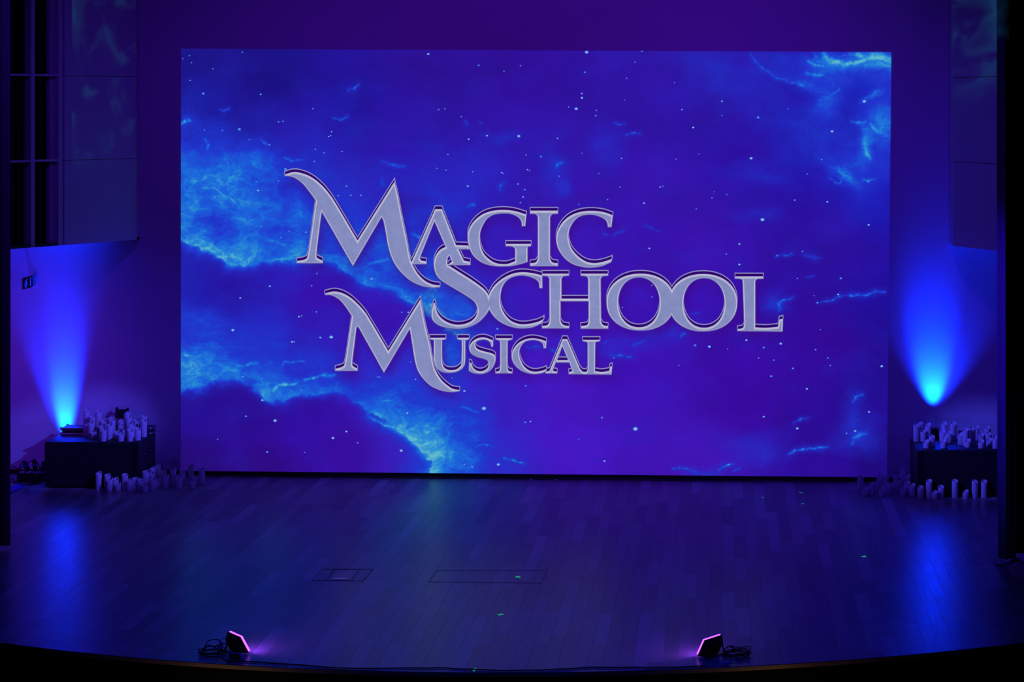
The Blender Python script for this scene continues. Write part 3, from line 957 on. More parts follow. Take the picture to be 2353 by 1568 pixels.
# stars of the picture: x, y, radius, brightness
STARS = '''984,124,3.5,9 1348,120,5,10 1475,118,2,8 1459,143,2,6 1344,166,3,6 1337,215,3,7 1337,225,3.5,9 1324,250,4.5,10 1307,246,2,7 1370,254,2,7 1369,266,2.5,7 1077,320,2.5,9 1119,312,3,9 1192,313,4.5,9 1281,318,2.5,10
1029,355,2,7 1209,356,2,9 1004,387,2,8 1025,391,2,10 1086,395,2,10 1153,397,2.4,9 1157,399,1.8,7 1212,390,2.4,9 1217,392,2,8 1075,428,3.5,8 1202,453,2.5,9 1206,436,2.3,8 1196,466,2.3,8 1428,364,2.5,8 1376,399,2,8 1396,459,2.2,8 1425,430,2.2,8 1330,470,2,6 1480,467,2.8,9
1742,270,3.5,8 1726,364,4.2,10 1986,233,5,9 1912,302,4,9 1593,293,3.2,9 1659,233,3,7 1659,265,2,6 1567,252,2.6,7 1517,430,2.5,10 1523,428,1.8,7 1636,455,2,10 1670,447,2,8 1826,460,2.4,9 1901,464,3,10 1888,367,2,8 1553,366,2,6 1606,354,1.8,6 1855,400,2,7 1641,441,1.6,6
1752,505,5.5,10 1996,517,3.2,9 1699,561,3,10 1669,584,1.8,9 1699,608,3.2,9 1492,571,2.8,10 1844,578,2.2,7 1832,640,2,8 1932,640,3,8 1926,677,3,9 1878,696,2.2,9 1871,680,1.8,7 1786,587,1.8,8 1498,683,2,8 1430,707,2,8 1498,656,2,8
1630,797,4.2,10 1597,794,3.5,6 1672,802,1.8,8 1715,782,3.2,9 1755,799,2.8,8 1794,790,3.8,9 1743,823,2.2,7 1778,828,2.2,7 1874,804,2.4,8 1902,823,2.4,7 1908,840,2.2,8 1885,758,1.8,8 1822,847,2.8,7 1772,865,3,8 2026,842,3.8,9 1854,894,3.2,9 1997,947,3.2,9 1755,958,3,9 1832,985,3.8,10 1965,991,3.4,10 1945,996,2.6,8
1112,939,6,10 1460,986,6.5,10 1219,969,2.6,9 1207,971,2.6,7 1383,960,2.6,8 1145,1068,4.5,10 1085,1073,3,8 1067,1068,2.4,7 1389,1060,3,9 1067,899,3.4,9 955,872,2,9 1208,887,2.8,6 1039,869,1.8,8 1143,756,3.2,8 944,832,2,8 1410,823,2,8
535,759,4.4,10 620,658,3,10 552,685,2.8,9 687,728,3,9 693,726,2,8 671,786,3,9 676,786,2.2,8 761,775,5.2,10 736,776,3,9 645,546,2.4,8 580,590,3,8 664,532,1.8,7 600,521,2.4,7 703,534,3,8 854,641,4.2,8 728,629,2.2,7 716,657,2.2,8 923,718,2,8 938,718,2.4,9 727,717,2.2,8 932,683,2,8
603,920,3.6,9 632,967,4.6,9 565,957,2.8,7 765,1007,4,9 796,992,3.2,9 614,1039,3,8 822,1018,2.6,6 922,1036,4.4,9 936,950,3.2,9 558,866,3,8 446,838,3,8 868,867,2.2,8 873,867,2,8 692,898,2,7
467,215,3.6,8 599,217,2.8,8 550,297,4,8 511,300,2.2,7 640,280,2.4,8 650,279,2.4,8 719,250,2.2,7 755,314,2.2,9 760,312,2,9 762,303,2.2,9 725,343,2,9 745,351,2.2,8 786,348,2,9 722,371,2.2,8 573,321,2,7 619,333,2.2,8 593,438,3.4,9 656,389,4,8 524,374,2.2,7 640,416,2.2,7 589,418,2,7 435,128,2,7 440,144,2,7 489,158,2,7 420,135,1.8,7 437,185,2,7 557,120,2,7 470,299,2,7 777,450,2.5,7 806,449,2.5,7 829,449,2.5,7 796,428,2.5,7 493,454,3,7
500,1010,2,5 700,1040,2,5 1330,1010,2,5 1560,840,2,6 1450,640,2,6 1600,480,1.8,7 1810,250,1.8,6 1550,190,1.8,6 1440,180,2,7 1100,150,2.6,6 1158,164,2,5 1196,151,2.2,5 1435,230,1.6,6 1008,252,2.6,6 1022,250,2.2,6 1060,268,2.2,5 1243,360,3,5 1337,352,2,5 1190,423,3,5 1285,405,2.4,6'''
M_star = [emis('star_dim', (56, 96, 210)), emis('star_mid', (88, 140, 222)), emis('star_bright', (155, 192, 230))]
sv, sf, sm = [], [], []
rs = random.Random(5)
for tok in STARS.split():
    x, y, r, b = map(float, tok.split(','))
    for rad, mi, of in ((r * 0.98, 0, .006), (r * 0.76, 0 if b < 6.5 else 1, .007), (r * 0.52, 1 if b < 6.5 else (1 if b < 8.5 else 2), .008)):
        n0 = len(sv)
        for k in range(10):
            a = 2 * math.pi * k / 10
            q = wall_pt(x + rad * 1.0 * math.cos(a), y + rad * 0.78 * math.sin(a), of)
            sv.append(q - proj.location)
        sf.append(tuple(range(n0 + 9, n0 - 1, -1)))
        sm.append(mi)
so = pyd('star_field', sv, sf, M_star, proj)
so.data.polygons.foreach_set('material_index', sm)
so['kind'] = 'stuff'

M_lo = emis('title_outline', (138, 136, 190), 1, 0.1)
M_ld = emis('title_shadow', (46, 4, 108))
M_ls = emis('title_lower_bevel', (96, 86, 160), 1, 0.1)
M_lh = emis('title_upper_bevel', (184, 184, 210), 1, 0.12)
M_lf = emis('title_face', (132, 140, 190), 1, 0.24)
for ch, loops in LETTERS:
    big = ch == 'M'
    v, f, mi = [], [], []
    LAYERS = [(0, 0.8, -8.2 + 1.3 * k, 0.010) for k in range(6)] + [(1, -0.9, -7.4 + 1.2 * k, 0.0115) for k in range(6)] + [(2, 0.7, 0.0, 0.013), (3, -0.5, -0.6, 0.0145), (4, -3.2, 1.4, 0.016)]
    for li, grow, dy, off in LAYERS:
        if li == 4 and not big and (max(p[1] for p in loops[0]) - min(p[1] for p in loops[0])) < 100:
            grow = -2.6
        Ls = [offset(lp, grow if k == 0 else -grow) for k, lp in enumerate(loops)]
        tri = geometry.tessellate_polygon([[Vector((p[0], -p[1], 0)) for p in lp] for lp in Ls])
        flat = [p for lp in Ls for p in lp]
        n0 = len(v)
        v += [wall_pt(p[0], p[1] + dy, off) - proj.location for p in flat]
        for t in tri:
            a, b, c = [flat[i] for i in t]
            ar = (b[0] - a[0]) * (c[1] - a[1]) - (c[0] - a[0]) * (b[1] - a[1])
            if abs(ar) < 1e-6:
                continue
            f.append(tuple(n0 + i for i in (t if ar < 0 else t[::-1])))
            mi.append(li)
    o = pyd('letter_' + ch.lower(), v, f, [M_lo, M_ld, M_ls, M_lh, M_lf], proj)
    o.data.polygons.foreach_set('material_index', mi)
    o['label'] = 'silver bevelled capital ' + ch + ' of the title'


# spill of a second projector on the side panels: a lamp with a cloud pattern in its beam
def gobo(name, loc, target, corners, angle, power, color, lo, hi, scale, seed, vfade):
    o = lamp(name, 'SPOT', loc, target, color, power, 0.01, angle, 0.15)
    bpy.context.view_layer.update()
    inv = o.matrix_world.inverted()
    uv = []
    for c in corners:
        d = inv @ Vector(c)
        uv.append((d.x / d.z, d.y / d.z))
    u0, u1 = min(a for a, b in uv), max(a for a, b in uv)
    v0, v1 = min(b for a, b in uv), max(b for a, b in uv)
    l = o.data
    l.use_nodes = True
    nt = l.node_tree
    e = nt.nodes['Emission']
    L = nt.links.new
    tc = nt.nodes.new('ShaderNodeTexCoord')
    sp = nt.nodes.new('ShaderNodeSeparateXYZ')
    L(tc.outputs['Normal'], sp.inputs[0])

    def math_(op, a, b=None):
        n = nt.nodes.new('ShaderNodeMath')
        n.operation = op
        for i, x in enumerate((a, b)):
            if x is None:
                continue
            if isinstance(x, (int, float)):
                n.inputs[i].default_value = x
            else:
                L(x, n.inputs[i])
        return n.outputs[0]
    u = math_('DIVIDE', sp.outputs[0], sp.outputs[2])
    v_ = math_('DIVIDE', sp.outputs[1], sp.outputs[2])
    un = math_('DIVIDE', math_('SUBTRACT', u, u0), u1 - u0)
    vn = math_('DIVIDE', math_('SUBTRACT', v_, v0), v1 - v0)
    ins = math_('MULTIPLY', math_('MULTIPLY', math_('GREATER_THAN', un, 0), math_('LESS_THAN', un, 1)), math_('MULTIPLY', math_('GREATER_THAN', vn, 0), math_('LESS_THAN', vn, 1)))
    cb = nt.nodes.new('ShaderNodeCombineXYZ')
    L(math_('MULTIPLY', un, 1.0), cb.inputs[0])
    L(math_('MULTIPLY', vn, 2.6), cb.inputs[1])
    cb.inputs[2].default_value = seed
    nz = nt.nodes.new('ShaderNodeTexNoise')
    nz.inputs['Scale'].default_value = scale
    nz.inputs['Detail'].default_value = 7
    nz.inputs['Distortion'].default_value = 0.9
    L(cb.outputs[0], nz.inputs['Vector'])
    mr = nt.nodes.new('ShaderNodeMapRange')
    mr.inputs['From Min'].default_value = lo
    mr.inputs['From Max'].default_value = hi
    L(nz.outputs['Fac'], mr.inputs['Value'])
    pw = math_('POWER', mr.outputs[0], 1.4)
    fd = nt.nodes.new('ShaderNodeMapRange')
    fd.inputs['From Max'].default_value, fd.inputs['From Min'].default_value = vfade
    L(vn, fd.inputs['Value'])
    tot = math_('MULTIPLY', math_('MULTIPLY', math_('ADD', math_('MULTIPLY', pw, fd.outputs[0]), 0.0), ins), 1.0)
    L(tot, e.inputs['Strength'])
    return o


def panel_pt(p0, d, px, z):
    t = line_hit(p0, d, px)
    return Vector((p0[0] + d.x * t, p0[1] + d.y * t, z))


gl = [panel_pt(L0, dL, 166, 5.9), panel_pt(L0, dL, 313, 5.9), panel_pt(L0, dL, 166, LZ0), panel_pt(L0, dL, 312.5, LZ0)]
gobo('spill_projector', (-2.2, 6.0, 6.6), (-7.4, 22.9, 4.4), gl, 14, 1300, (0.02, 0.60, 0.75), 0.46, 0.76, 2.6, 3.1, (0.58, 0.74))
gR = [panel_pt(R0, dR, 2181, 6.2), panel_pt(R0, dR, 2420, 6.2), panel_pt(R0, dR, 2181, 3.6), panel_pt(R0, dR, 2420, 3.6)]
gobo('spill_projector', (-2.2, 6.0, 6.6), (3.0, 22.3, 4.9), gR, 14, 1900, (0.02, 0.60, 0.75), 0.40, 0.72, 3.0, 8.4, (0.42, 0.64))


# ------------------------------------------------------------------ curtains
def drape(name, x0, x1, y, z0, z1, folds, depth, m, flare=0.0, ph=0.0):
    nx, nz = max(folds * 12, 28), 24
    v, f = [], []
    for j in range(nz + 1):
        t = j / nz
        z = z0 + (z1 - z0) * t
        fl = flare * (1 - t) ** 6
        for i in range(nx + 1):
            s = i / nx
            a = 2 * math.pi * folds * s + ph
            x = x0 + (x1 - x0) * s + fl * (1 if flare > 0 else -1) * (0.5 + 0.5 * math.cos(a * 0.5)) * abs(flare) / max(abs(flare), 1e-6)
            v.append((x + 0.012 * math.sin(a * 2 + 1), y + depth * math.sin(a) * (0.85 + 0.15 * math.cos(3 * t + i)), z))
    for j in range(nz):
        for i in range(nx):
            a = j * (nx + 1) + i
            f.append((a, a + 1, a + nx + 2, a + nx + 1))
    o = pyd(name, v, f, m, smooth=True)
    md = o.modifiers.new('thickness', 'SOLIDIFY')
    md.thickness = 0.008
    return o


tag(drape('stage_curtain', -9.5, -7.19, 19.75, 0.03, 7.9, 9, 0.05, M_curtain, 0.05), 'dark blue velvet leg curtain at the left edge of the stage', 'curtain', 'stage leg curtains')
tag(drape('stage_curtain', 2.69, 2.87, 19.10, 0.045, 7.9, 1, 0.05, M_curtain, -0.02, 2.2), 'narrow dark blue velvet curtain edge lit blue, right of the stage', 'curtain', 'stage leg curtains')
tag(drape('masking_drape', 2.84, 4.85, 19.24, 0.06, 7.9, 8, 0.05, M_blackdrape), 'pitch black masking drape at the far right edge', 'curtain')

# ------------------------------------------------------------------ subwoofers


def subwoofer(name, x0, x1, y0, y1, z1, post, label):
    t = tag(empty(name, ((x0 + x1) / 2, y0, 0)), label, 'speaker')
    ox, oy = t.location.x, t.location.y
    a, b = x0 - ox, x1 - ox
    d = y1 - y0
    MB().box((a, 0.018, 0.016), (b, d, z1), 0.012).build('cabinet', M_black, t, smooth=True)
    pw = 0.085
    g0, g1 = (a + 0.012, b - pw) if post > 0 else (a + pw, b - 0.012)
    MB().box((g0, 0.004, 0.03), (g1, 0.0175, z1 - 0.022), 0.004).build('grille', M_grille, t)
    p0, p1 = (b - pw + 0.006, b - 0.004) if post > 0 else (a + 0.004, a + pw - 0.006)
    MB().box((p0, 0.0, 0.02), (p1, 0.0175, z1 - 0.012), 0.006).build('corner_post', M_blackgloss, t)
    for sx in (a + 0.08, b - 0.08):
        for sy in (0.08, d - 0.08):
            MB().lathe([(0.022, 0.0), (0.026, 0.016)], 12, Matrix.Translation((sx, sy, 0))).build('foot', M_cable, t)
    # side fittings on the face towards the middle of the stage
    fx = b if post > 0 else a
    sg = 1 if post > 0 else -1
    for yy in (0.22, 0.46):
        m = MB()
        m.box((min(fx, fx + sg * 0.006), yy - 0.05, 0.30), (max(fx, fx + sg * 0.006), yy + 0.05, 0.44), 0.002)
        h = m.build('handle_plate', M_blackgloss, t)
        hb = MB()
        hb.tube(spline([(fx + sg * 0.004, yy - 0.035, 0.37), (fx + sg * 0.022, yy - 0.02, 0.37), (fx + sg * 0.022, yy + 0.02, 0.37), (fx + sg * 0.004, yy + 0.035, 0.37)], 4), 0.007)
        hb.build('handle', M_cable, h)
    R = Matrix.Translation((fx, 0.34, 0.17)) @ Matrix.Rotation(sg * math.pi / 2, 4, 'Y')
    MB().lathe([(0.075, 0.0), (0.075, 0.004), (0.055, 0.007), (0.05, 0.003), (0.012, 0.003)], 24, R).build('connector_dish', M_blackgloss, t, smooth=True)
    for k in range(6):
        sx = g0 + (g1 - g0) * (k + 0.5) / 6
        MB().lathe([(0.006, 0), (0.004, 0.003)], 8, Matrix.Translation((sx, 0.008, z1 - 0.0225)) @ Matrix.Rotation(math.pi / 2, 4, 'X')).build('screw', M_alu, t)
    return t


LB = (-7.90, -6.79, 22.80, 23.46, 0.54)
RB = (2.21, 3.40, 22.30, 23.06, 0.54)
subwoofer('subwoofer', *LB, 1, 'wide black subwoofer carrying candles and flight case, left of the stage')
subwoofer('subwoofer', *RB, -1, 'wide black subwoofer carrying candles, partly behind the right curtain')

# flight case on the left subwoofer
ca0, ca1 = Vector((-7.855, 23.27, 0.541)), Vector((-6.80, 23.49, 0.628))
fc = tag(empty('flight_case', ((ca0.x + ca1.x) / 2, ca0.y, ca0.z)), 'flat black flight case with aluminium edges on the left subwoofer', 'case')
cw, cd, chh = (ca1.x - ca0.x) / 2, ca1.y - ca0.y, ca1.z - ca0.z
MB().box((-cw + 0.006, 0.006, 0.003), (cw - 0.006, cd - 0.006, chh - 0.003)).build('body', M_black, fc)
for z0, z1 in ((0.0, 0.022), (chh - 0.03, chh)):
    for y0, y1 in ((0.0, 0.008), (cd - 0.008, cd)):
        MB().box((-cw, y0, z0), (cw, y1, z1), 0.002).build('edge_rail', M_alu, fc)
    for x0, x1 in ((-cw, -cw + 0.008), (cw - 0.008, cw)):
        MB().box((x0, 0.008, z0), (x1, cd - 0.008, z1), 0.002).build('edge_rail', M_alu, fc)
for y0, y1 in ((0.0, 0.02), (cd - 0.02, cd)):
    MB().box((-cw + 0.01, y0, chh - 0.001), (cw - 0.01, y1, chh + 0.001)).build('top_rail', M_alu, fc)
for sx in (-cw, cw):
    for sy in (0.0, cd):
        for sz in (0.006, chh - 0.006):
            MB().lathe([(0.002, -0.018), (0.013, -0.012), (0.018, 0), (0.013, 0.012), (0.002, 0.018)], 12, Matrix.Translation((sx, sy, sz if sz > 0.03 else 0.019))).build('ball_corner', M_alu, fc, smooth=True)
MB().box((cw * 0.30, -0.004, 0.02), (cw * 0.30 + 0.06, 0.0, 0.06), 0.001).build('latch', M_alu, fc)
MB().box((-cw * 0.45, -0.004, 0.02), (-cw * 0.45 + 0.06, 0.0, 0.06), 0.001).build('latch', M_alu, fc)

# ------------------------------------------------------------------ candles


def candle_mesh(h, r, slant, kind, seed):
    rg = random.Random(seed)
    seg = 28
    dirx = 0.9 if kind >= 0 else -0.9
    ph = rg.uniform(-0.5, 0.5)
    fwd = rg.uniform(0.28, 0.46)                       # rims dip towards the hall
    v, f = [], []

    def rim(a):
        return h + r * (0.8 * slant * math.cos(a) * dirx + fwd * math.sin(a)) + 0.0035 * math.sin(2 * a + ph)
    inner = r - 0.0075
    rings = [lambda a: (r * 0.95, 0.0), lambda a: (r, 0.004), lambda a: (r, rim(a) - 0.006), lambda a: (r - 0.002, rim(a)), lambda a: (inner + 0.001, rim(a) - 0.001),
             lambda a: (inner, rim(a) - 0.010), lambda a: (inner * 0.8, h - 0.034 - r * 0.3), lambda a: (inner * 0.4, h - 0.040 - r * 0.3)]
    for g in rings:
        for k in range(seg):
            a = 2 * math.pi * k / seg
            R_, z = g(a)
            v.append((R_ * math.cos(a), R_ * math.sin(a), z))
    for i in range(len(rings) - 1):
        for k in range(seg):
            k2 = (k + 1) % seg
            f.append((i * seg + k, i * seg + k2, (i + 1) * seg + k2, (i + 1) * seg + k))
    f.append(tuple(range(seg))[::-1])
    f.append(tuple((len(rings) - 1) * seg + k for k in range(seg)))
    me = D.meshes.new('pillar_candle')
    me.from_pydata(v, [], f)
    for p in me.polygons:
        p.use_smooth = True
    me.update()
    me.set_sharp_from_angle(angle=math.radians(50))
    return me


flame_mb = MB().lathe([(0.0015, -0.03), (0.002, -0.004), (0.006, 0.004), (0.0075, 0.011), (0.006, 0.019), (0.003, 0.027), (0.0006, 0.034)], 10)
flame_src = None
ORD = ['first', 'second', 'third', 'fourth', 'fifth', 'sixth', 'seventh', 'eighth', 'ninth', 'tenth', 'eleventh', 'twelfth', 'thirteenth', 'fourteenth', 'fifteenth', 'sixteenth', 'seventeenth', 'eighteenth', 'nineteenth', 'twentieth']
# x, foot and rim in the crop, slant of the rim (+ right side higher); z = height of what they stand on
GROUPS = [
    ('on the left subwoofer', 'candles on the left subwoofer', 0.541, (13.07, 180, 930), '''725,1130,775,.5 1515,1138,790,-.35 1250,1130,890,.1 455,1050,825,.4 940,1062,605,.2 1785,1086,725,-.3 1165,1056,830,-.1 375,1012,550,.4 235,972,625,.35
        1965,988,480,0 1290,1000,650,.4 1393,1012,705,.2 1530,1020,570,.7 1020,1000,465,.3 705,1052,665,-.2 1630,1000,640,-.2'''),
    ('on the flight case', 'candles on the flight case', 0.631, (13.07, 180, 930), '''245,655,165,0 425,690,355,.0 625,690,205,.1 830,690,455,.2 960,690,385,.4 1265,700,490,.1 1500,700,375,.2 1465,655,235,.5 1735,690,465,.1 1955,700,350,.1 735,700,640,0'''),
    ('on floor by the left subwoofer', 'candles on the floor at left', 0.001, (16.81, 210, 1055), '''278,1215,540,.35 620,1226,612,.1 695,1275,790,.6 1015,1280,970,.35 930,1225,770,.1 1295,1222,612,-.2 1475,1265,812,.3 1705,1232,750,-.1 1915,1242,790,-.1 2055,1228,492,.05 2065,1306,1010,.15'''),
    ('on floor by the left subwoofer', 'candles on the floor at left', 0.001, (15.69, 330, 1055), '''320,1150,742,0 455,1062,770,0 312,910,320,.5 500,800,225,.4 285,950,520,.3 725,905,460,-.2 605,1000,712,.2 800,1040,625,.6 1065,985,385,.5 1145,1030,612,.3 1270,1095,672,.2
        1395,945,545,.4 1400,868,440,0 1700,795,255,.15 1850,918,660,.2 1750,1080,812,.35 2095,928,362,-.15'''),
    ('on the right subwoofer', 'candles on the right subwoofer', 0.541, (11.205, 2090, 960), '''180,625,200,-.4 272,610,165,.4 345,622,345,.1 480,610,190,.4 580,772,485,-.35 435,800,625,.5 850,645,365,.35 1020,658,385,-.15 905,712,522,.4 880,800,605,.55 895,580,150,.1
        1130,582,150,-.1 1320,712,432,.5 1445,735,312,.25 1620,702,265,-.25 1500,776,600,.4 1720,595,245,-.1 1850,800,612,.35 1850,620,450,.1 2010,610,255,.1 2040,668,405,-.3 2055,748,572,.2 2215,806,512,.2'''),
    ('on floor by the right subwoofer', 'candles on the floor at right', 0.001, (13.84, 1960, 1065), '''240,902,432,-.2 405,1048,832,.5 600,1026,662,.5 825,950,505,.4 1040,905,445,.2 1000,970,665,.3 920,1096,858,.05 1185,1022,662,-.3 1440,945,598,-.1 1615,1048,802,-.1 1715,1030,635,.2
        1920,1066,705,.5 2150,1132,762,.05 1565,830,300,.3 1590,770,165,.2 1400,830,405,-.1 1740,850,400,.2 870,880,385,.2'''),
    ('on floor by the right subwoofer', 'candles on the floor at right', 0.001, (12.384, 2110, 1080), '300,802,302,.1 475,856,636,.2 645,805,472,-.15 1040,806,298,-.2 1350,838,622,.6 1605,806,312,-.45 1870,806,314,-.1'),
]
cand = []
for place, grp, z, (s, ox, oy), txt in GROUPS:
    for tok in txt.split():
        x, yb, yt, sl = map(float, tok.split(','))
        cand.append((place, grp, z, ox + x / s, oy + yb / s, oy + yt / s, sl))
CR = 0.0362
info = []
for i, (place, grp, z, x, yb, yt, sl) in enumerate(cand):
    P = floor_pt(x, yb, z)
    P.y += CR                                           # the foot seen is the near side of the base
    P.x = (x - PX) / F * P.y
    if 'flight' in place:
        P.y = min(P.y, 23.475)
        P.x = (x - PX) / F * P.y
    if 'floor' in place:
        P.y = min(P.y, wallY(P.x) - 0.03 - CR - 0.025)
        P.x = (x - PX) / F * P.y
    ztop = CAMZ - (yt - PY) / F * P.y
    h = max(0.075, min(ztop - z, 0.235))
    info.append([place, grp, P, h, sl, x])
# keep every candle clear of its neighbours and of the cabinets
for it in range(60):
    for i in range(len(info)):
        for j in range(i):
            a, b = info[i], info[j]
            if abs(a[2].z - b[2].z) > 0.3 and not ('subwoofer' in a[0] and 'flight' in b[0]):
                continue
            d = Vector((a[2].x - b[2].x, a[2].y - b[2].y))
            m = 2 * CR + 0.002
            if 1e-6 < d.length < m:
                k = (m - d.length) / 2
                dd = d.normalized()
                dd.x *= 0.4
                a[2].x += dd.x * k; a[2].y += dd.y * k
                b[2].x -= dd.x * k; b[2].y -= dd.y * k
    for a in info:
        p = a[2]
        if a[0] == 'on the left subwoofer':
            p.y = min(max(p.y, LB[2] + 0.03 + CR), ca0.y - CR - 0.006)
        elif 'flight' in a[0]:
            p.y = min(max(p.y, ca0.y + CR), ca1.y - CR)
            p.x = min(max(p.x, ca0.x + CR + 0.01), ca1.x - CR - 0.005)
        elif a[0] == 'on the right subwoofer':
            p.y = min(max(p.y, RB[2] + 0.03 + CR), RB[3] - CR)
            p.x = max(p.x, RB[0] + CR + 0.005)
        else:
            B = LB if p.x < -3 else RB
            if B[0] - CR < p.x < B[1] + CR and p.y > B[2] - CR - 0.006:
                if (p.x > B[1] - 0.02 and B is LB):
                    p.x = B[1] + CR + 0.006
                elif p.x < B[0] + 0.02 and B is RB:
                    p.x = B[0] - CR - 0.006
                else:
                    p.y = B[2] - CR - 0.006
            p.y = min(p.y, wallY(p.x) - 0.052 - CR)


def hcls(h):
    return 'short' if h < 0.127 else ('medium' if h < 0.182 else 'tall')


order = {}
for a in sorted(info, key=lambda q: q[2].x / q[2].y):
    order.setdefault((a[0], hcls(a[3])), []).append(id(a))
for i, a in enumerate(info):
    place, grp, P, h, sl, x = a
    me = candle_mesh(h, CR, abs(sl), 1 if sl >= 0 else -1, 100 + i)
    o = link('pillar_candle', me, M_wax, None, P)
    o.rotation_euler.z = 0.0
    c = hcls(h)
    seq = order[(place, c)]
    rank = ORD[seq.index(id(a))]
    tag(o, f'{c} pale pillar candle {place}, {rank} {c} one from left', 'candle', grp)
    if flame_src is None:
        fo = flame_mb.build('flame', M_flame, o, (0, 0, h - 0.030), smooth=True)
        flame_src = fo.data
    else:
        fo = D.objects.new('flame', flame_src)
        COL.objects.link(fo)
        fo.parent = o
        fo.location = (0, 0, h - 0.030)


# ------------------------------------------------------------------ small stage lights on and behind the subwoofers
def par_light(x, y, z, label, s=1.0, tilt=12):
    t = tag(empty('uplight', (x, y, z)), label, 'stage light')
    MB().box((-0.05 * s, -0.045 * s, 0.0), (0.05 * s, 0.045 * s, 0.014 * s), 0.003).build('base', M_black, t)
    for sx in (-1, 1):
        MB().box((sx * 0.066 * s - 0.003, -0.015 * s, 0.0), (sx * 0.066 * s + 0.003, 0.015 * s, 0.10 * s), 0.001).build('yoke_arm', M_black, t)
    R = Matrix.Translation((0, 0, 0.075 * s)) @ Matrix.Rotation(math.radians(-tilt), 4, 'X')
    b = MB().lathe([(0.030 * s, -0.05 * s), (0.045 * s, -0.045 * s), (0.055 * s, 0.0), (0.060 * s, 0.055 * s), (0.064 * s, 0.06 * s), (0.064 * s, 0.075 * s), (0.058 * s, 0.076 * s), (0.056 * s, 0.062 * s)], 24, R).build('housing', M_black, t, smooth=True)
    return t


par_light(-7.95, 23.535, 0.0, 'black uplight behind the left subwoofer and flight case, throwing blue onto wall', 0.95, -14)
# black light box among the candles at the left, its back to us
lb = tag(empty('light_box', (-7.235, 23.50, 0.0)), 'small black boxy stage light behind the candles on flight case', 'stage light')
lbx, lby = -7.222, 23.565
m = MB()
lb.location = (lbx, lby, 0.0)
MB().box((-0.075, -0.032, 0.70), (0.075, 0.032, 0.80), 0.004).build('housing', M_black, lb)
MB().prism([(-0.075, -0.02), (-0.045, -0.02), (-0.055, 0.02), (-0.075, 0.02)], 0.80, 0.826).build('lug', M_black, lb)
MB().prism([(0.055, -0.02), (0.075, -0.02), (0.075, 0.02), (0.045, 0.02)], 0.80, 0.822).build('lug', M_black, lb)
MB().box((-0.012, -0.012, 0.0), (0.012, 0.012, 0.70)).build('stand', M_black, lb)
MB().lathe([(0.004, 0), (0.003, 0.002)], 8, Matrix.Translation((0.06, -0.0325, 0.745)) @ Matrix.Rotation(math.pi / 2, 4, 'X')).build('indicator', M_led, lb)
# right uplight: a small upright box at the back of the right subwoofer
ru = tag(empty('uplight', (2.49, 22.99, 0.541)), 'small upright black uplight among the candles on the right subwoofer', 'stage light')
MB().box((-0.048, -0.03, 0.0), (0.048, 0.03, 0.128), 0.003).build('housing', M_black, ru)
MB().box((-0.040, -0.024, 0.128), (0.040, 0.024, 0.134), 0.001).build('rim', M_blackgloss, ru)


# ------------------------------------------------------------------ floor floods at the stage edge
def flood(x, y, yaw, label, side):
    t = tag(empty('flood_light', (x, y, 0.0)), label, 'flood light')
    t.rotation_euler.z = yaw
    W, H = 0.105, 0.15
    R = Matrix.Translation((0, 0.0, 0.012)) @ Matrix.Rotation(math.radians(28), 4, 'X')        # local +Y is the beam, tilted up
    b = MB()
    v = [(-W, 0, 0), (W, 0, 0), (W, 0, H), (-W, 0, H), (-W * .72, -0.05, 0.02), (W * .72, -0.05, 0.02), (W * .72, -0.05, H - 0.02), (-W * .72, -0.05, H - 0.02)]
    b.add(v, [(0, 1, 2, 3), (7, 6, 5, 4), (0, 4, 5, 1), (1, 5, 6, 2), (2, 6, 7, 3), (3, 7, 4, 0)], R)
    h = b.build('housing', M_black, t)
    for k in range(5):
        xx = -W * .5 + k * W * .25
        MB().box((xx - 0.003, -0.062, 0.03), (xx + 0.003, -0.049, H - 0.03), 0, R).build('cooling_fin', M_black, h)
    MB().box((-W - 0.004, 0.0, -0.004), (W + 0.004, 0.012, H + 0.004), 0.002, R).build('frame', M_black, t)
    le = MB().box((-W, 0.0125, 0.0), (W, 0.030, H), 0.003, R).build('lens', [M_lens, M_lensface], t)
    nb_ = R.to_3x3() @ Vector((0, 1, 0))
    for p in le.data.polygons:
        p.material_index = 1 if p.normal.dot(nb_) > 0.9 else 0
    yk = MB()
    yk.tube([R @ Vector((-W - 0.012, -0.02, H * 0.55)), (-W - 0.012, -0.09, 0.007), (W + 0.012, -0.09, 0.007), R @ Vector((W + 0.012, -0.02, H * 0.55))], 0.006, 6)
    yk.build('bracket', M_black, t)
    for sx in (-1, 1):
        MB().lathe([(0.011, 0), (0.011, 0.012), (0.006, 0.015)], 10, Matrix.Translation(R @ Vector((sx * (W + 0.006), -0.02, H * 0.55))) @ Matrix.Rotation(sx * math.pi / 2, 4, 'Y')).build('knob', M_cable, t)
    return t


FLx, FRx = floor_pt(551, 1502), floor_pt(1625, 1508)
flood(FLx.x, FLx.y + 0.05, -math.radians(49), 'black floor flood with magenta lens facing right, at left of the stage edge', 1)
flood(FRx.x, FRx.y + 0.03, math.radians(50), 'black floor flood with magenta lens facing left, at right of the stage edge', -1)


def coil(name, c, r, turns, label, m, lift=0.0, seed=1, tail=None):
    rg = random.Random(seed)
    pts = []
    n = turns * 9
    for i in range(n):
        a = 2 * math.pi * i / 9
        rr_ = r * (0.75 + 0.35 * rg.random())
        pts.append(Vector((c.x + rr_ * 1.25 * math.cos(a), c.y + rr_ * math.sin(a), 0.006 + 0.004 * (i // 9) * 1.6 + lift * max(0, math.sin(a * 0.5 + 1)) * rg.random())))
    if tail:
        pts += [Vector(q) for q in tail]
    return tag(MB().tube(spline(pts, 4), 0.0045, 6).build(name, m, smooth=True), label, 'cable')


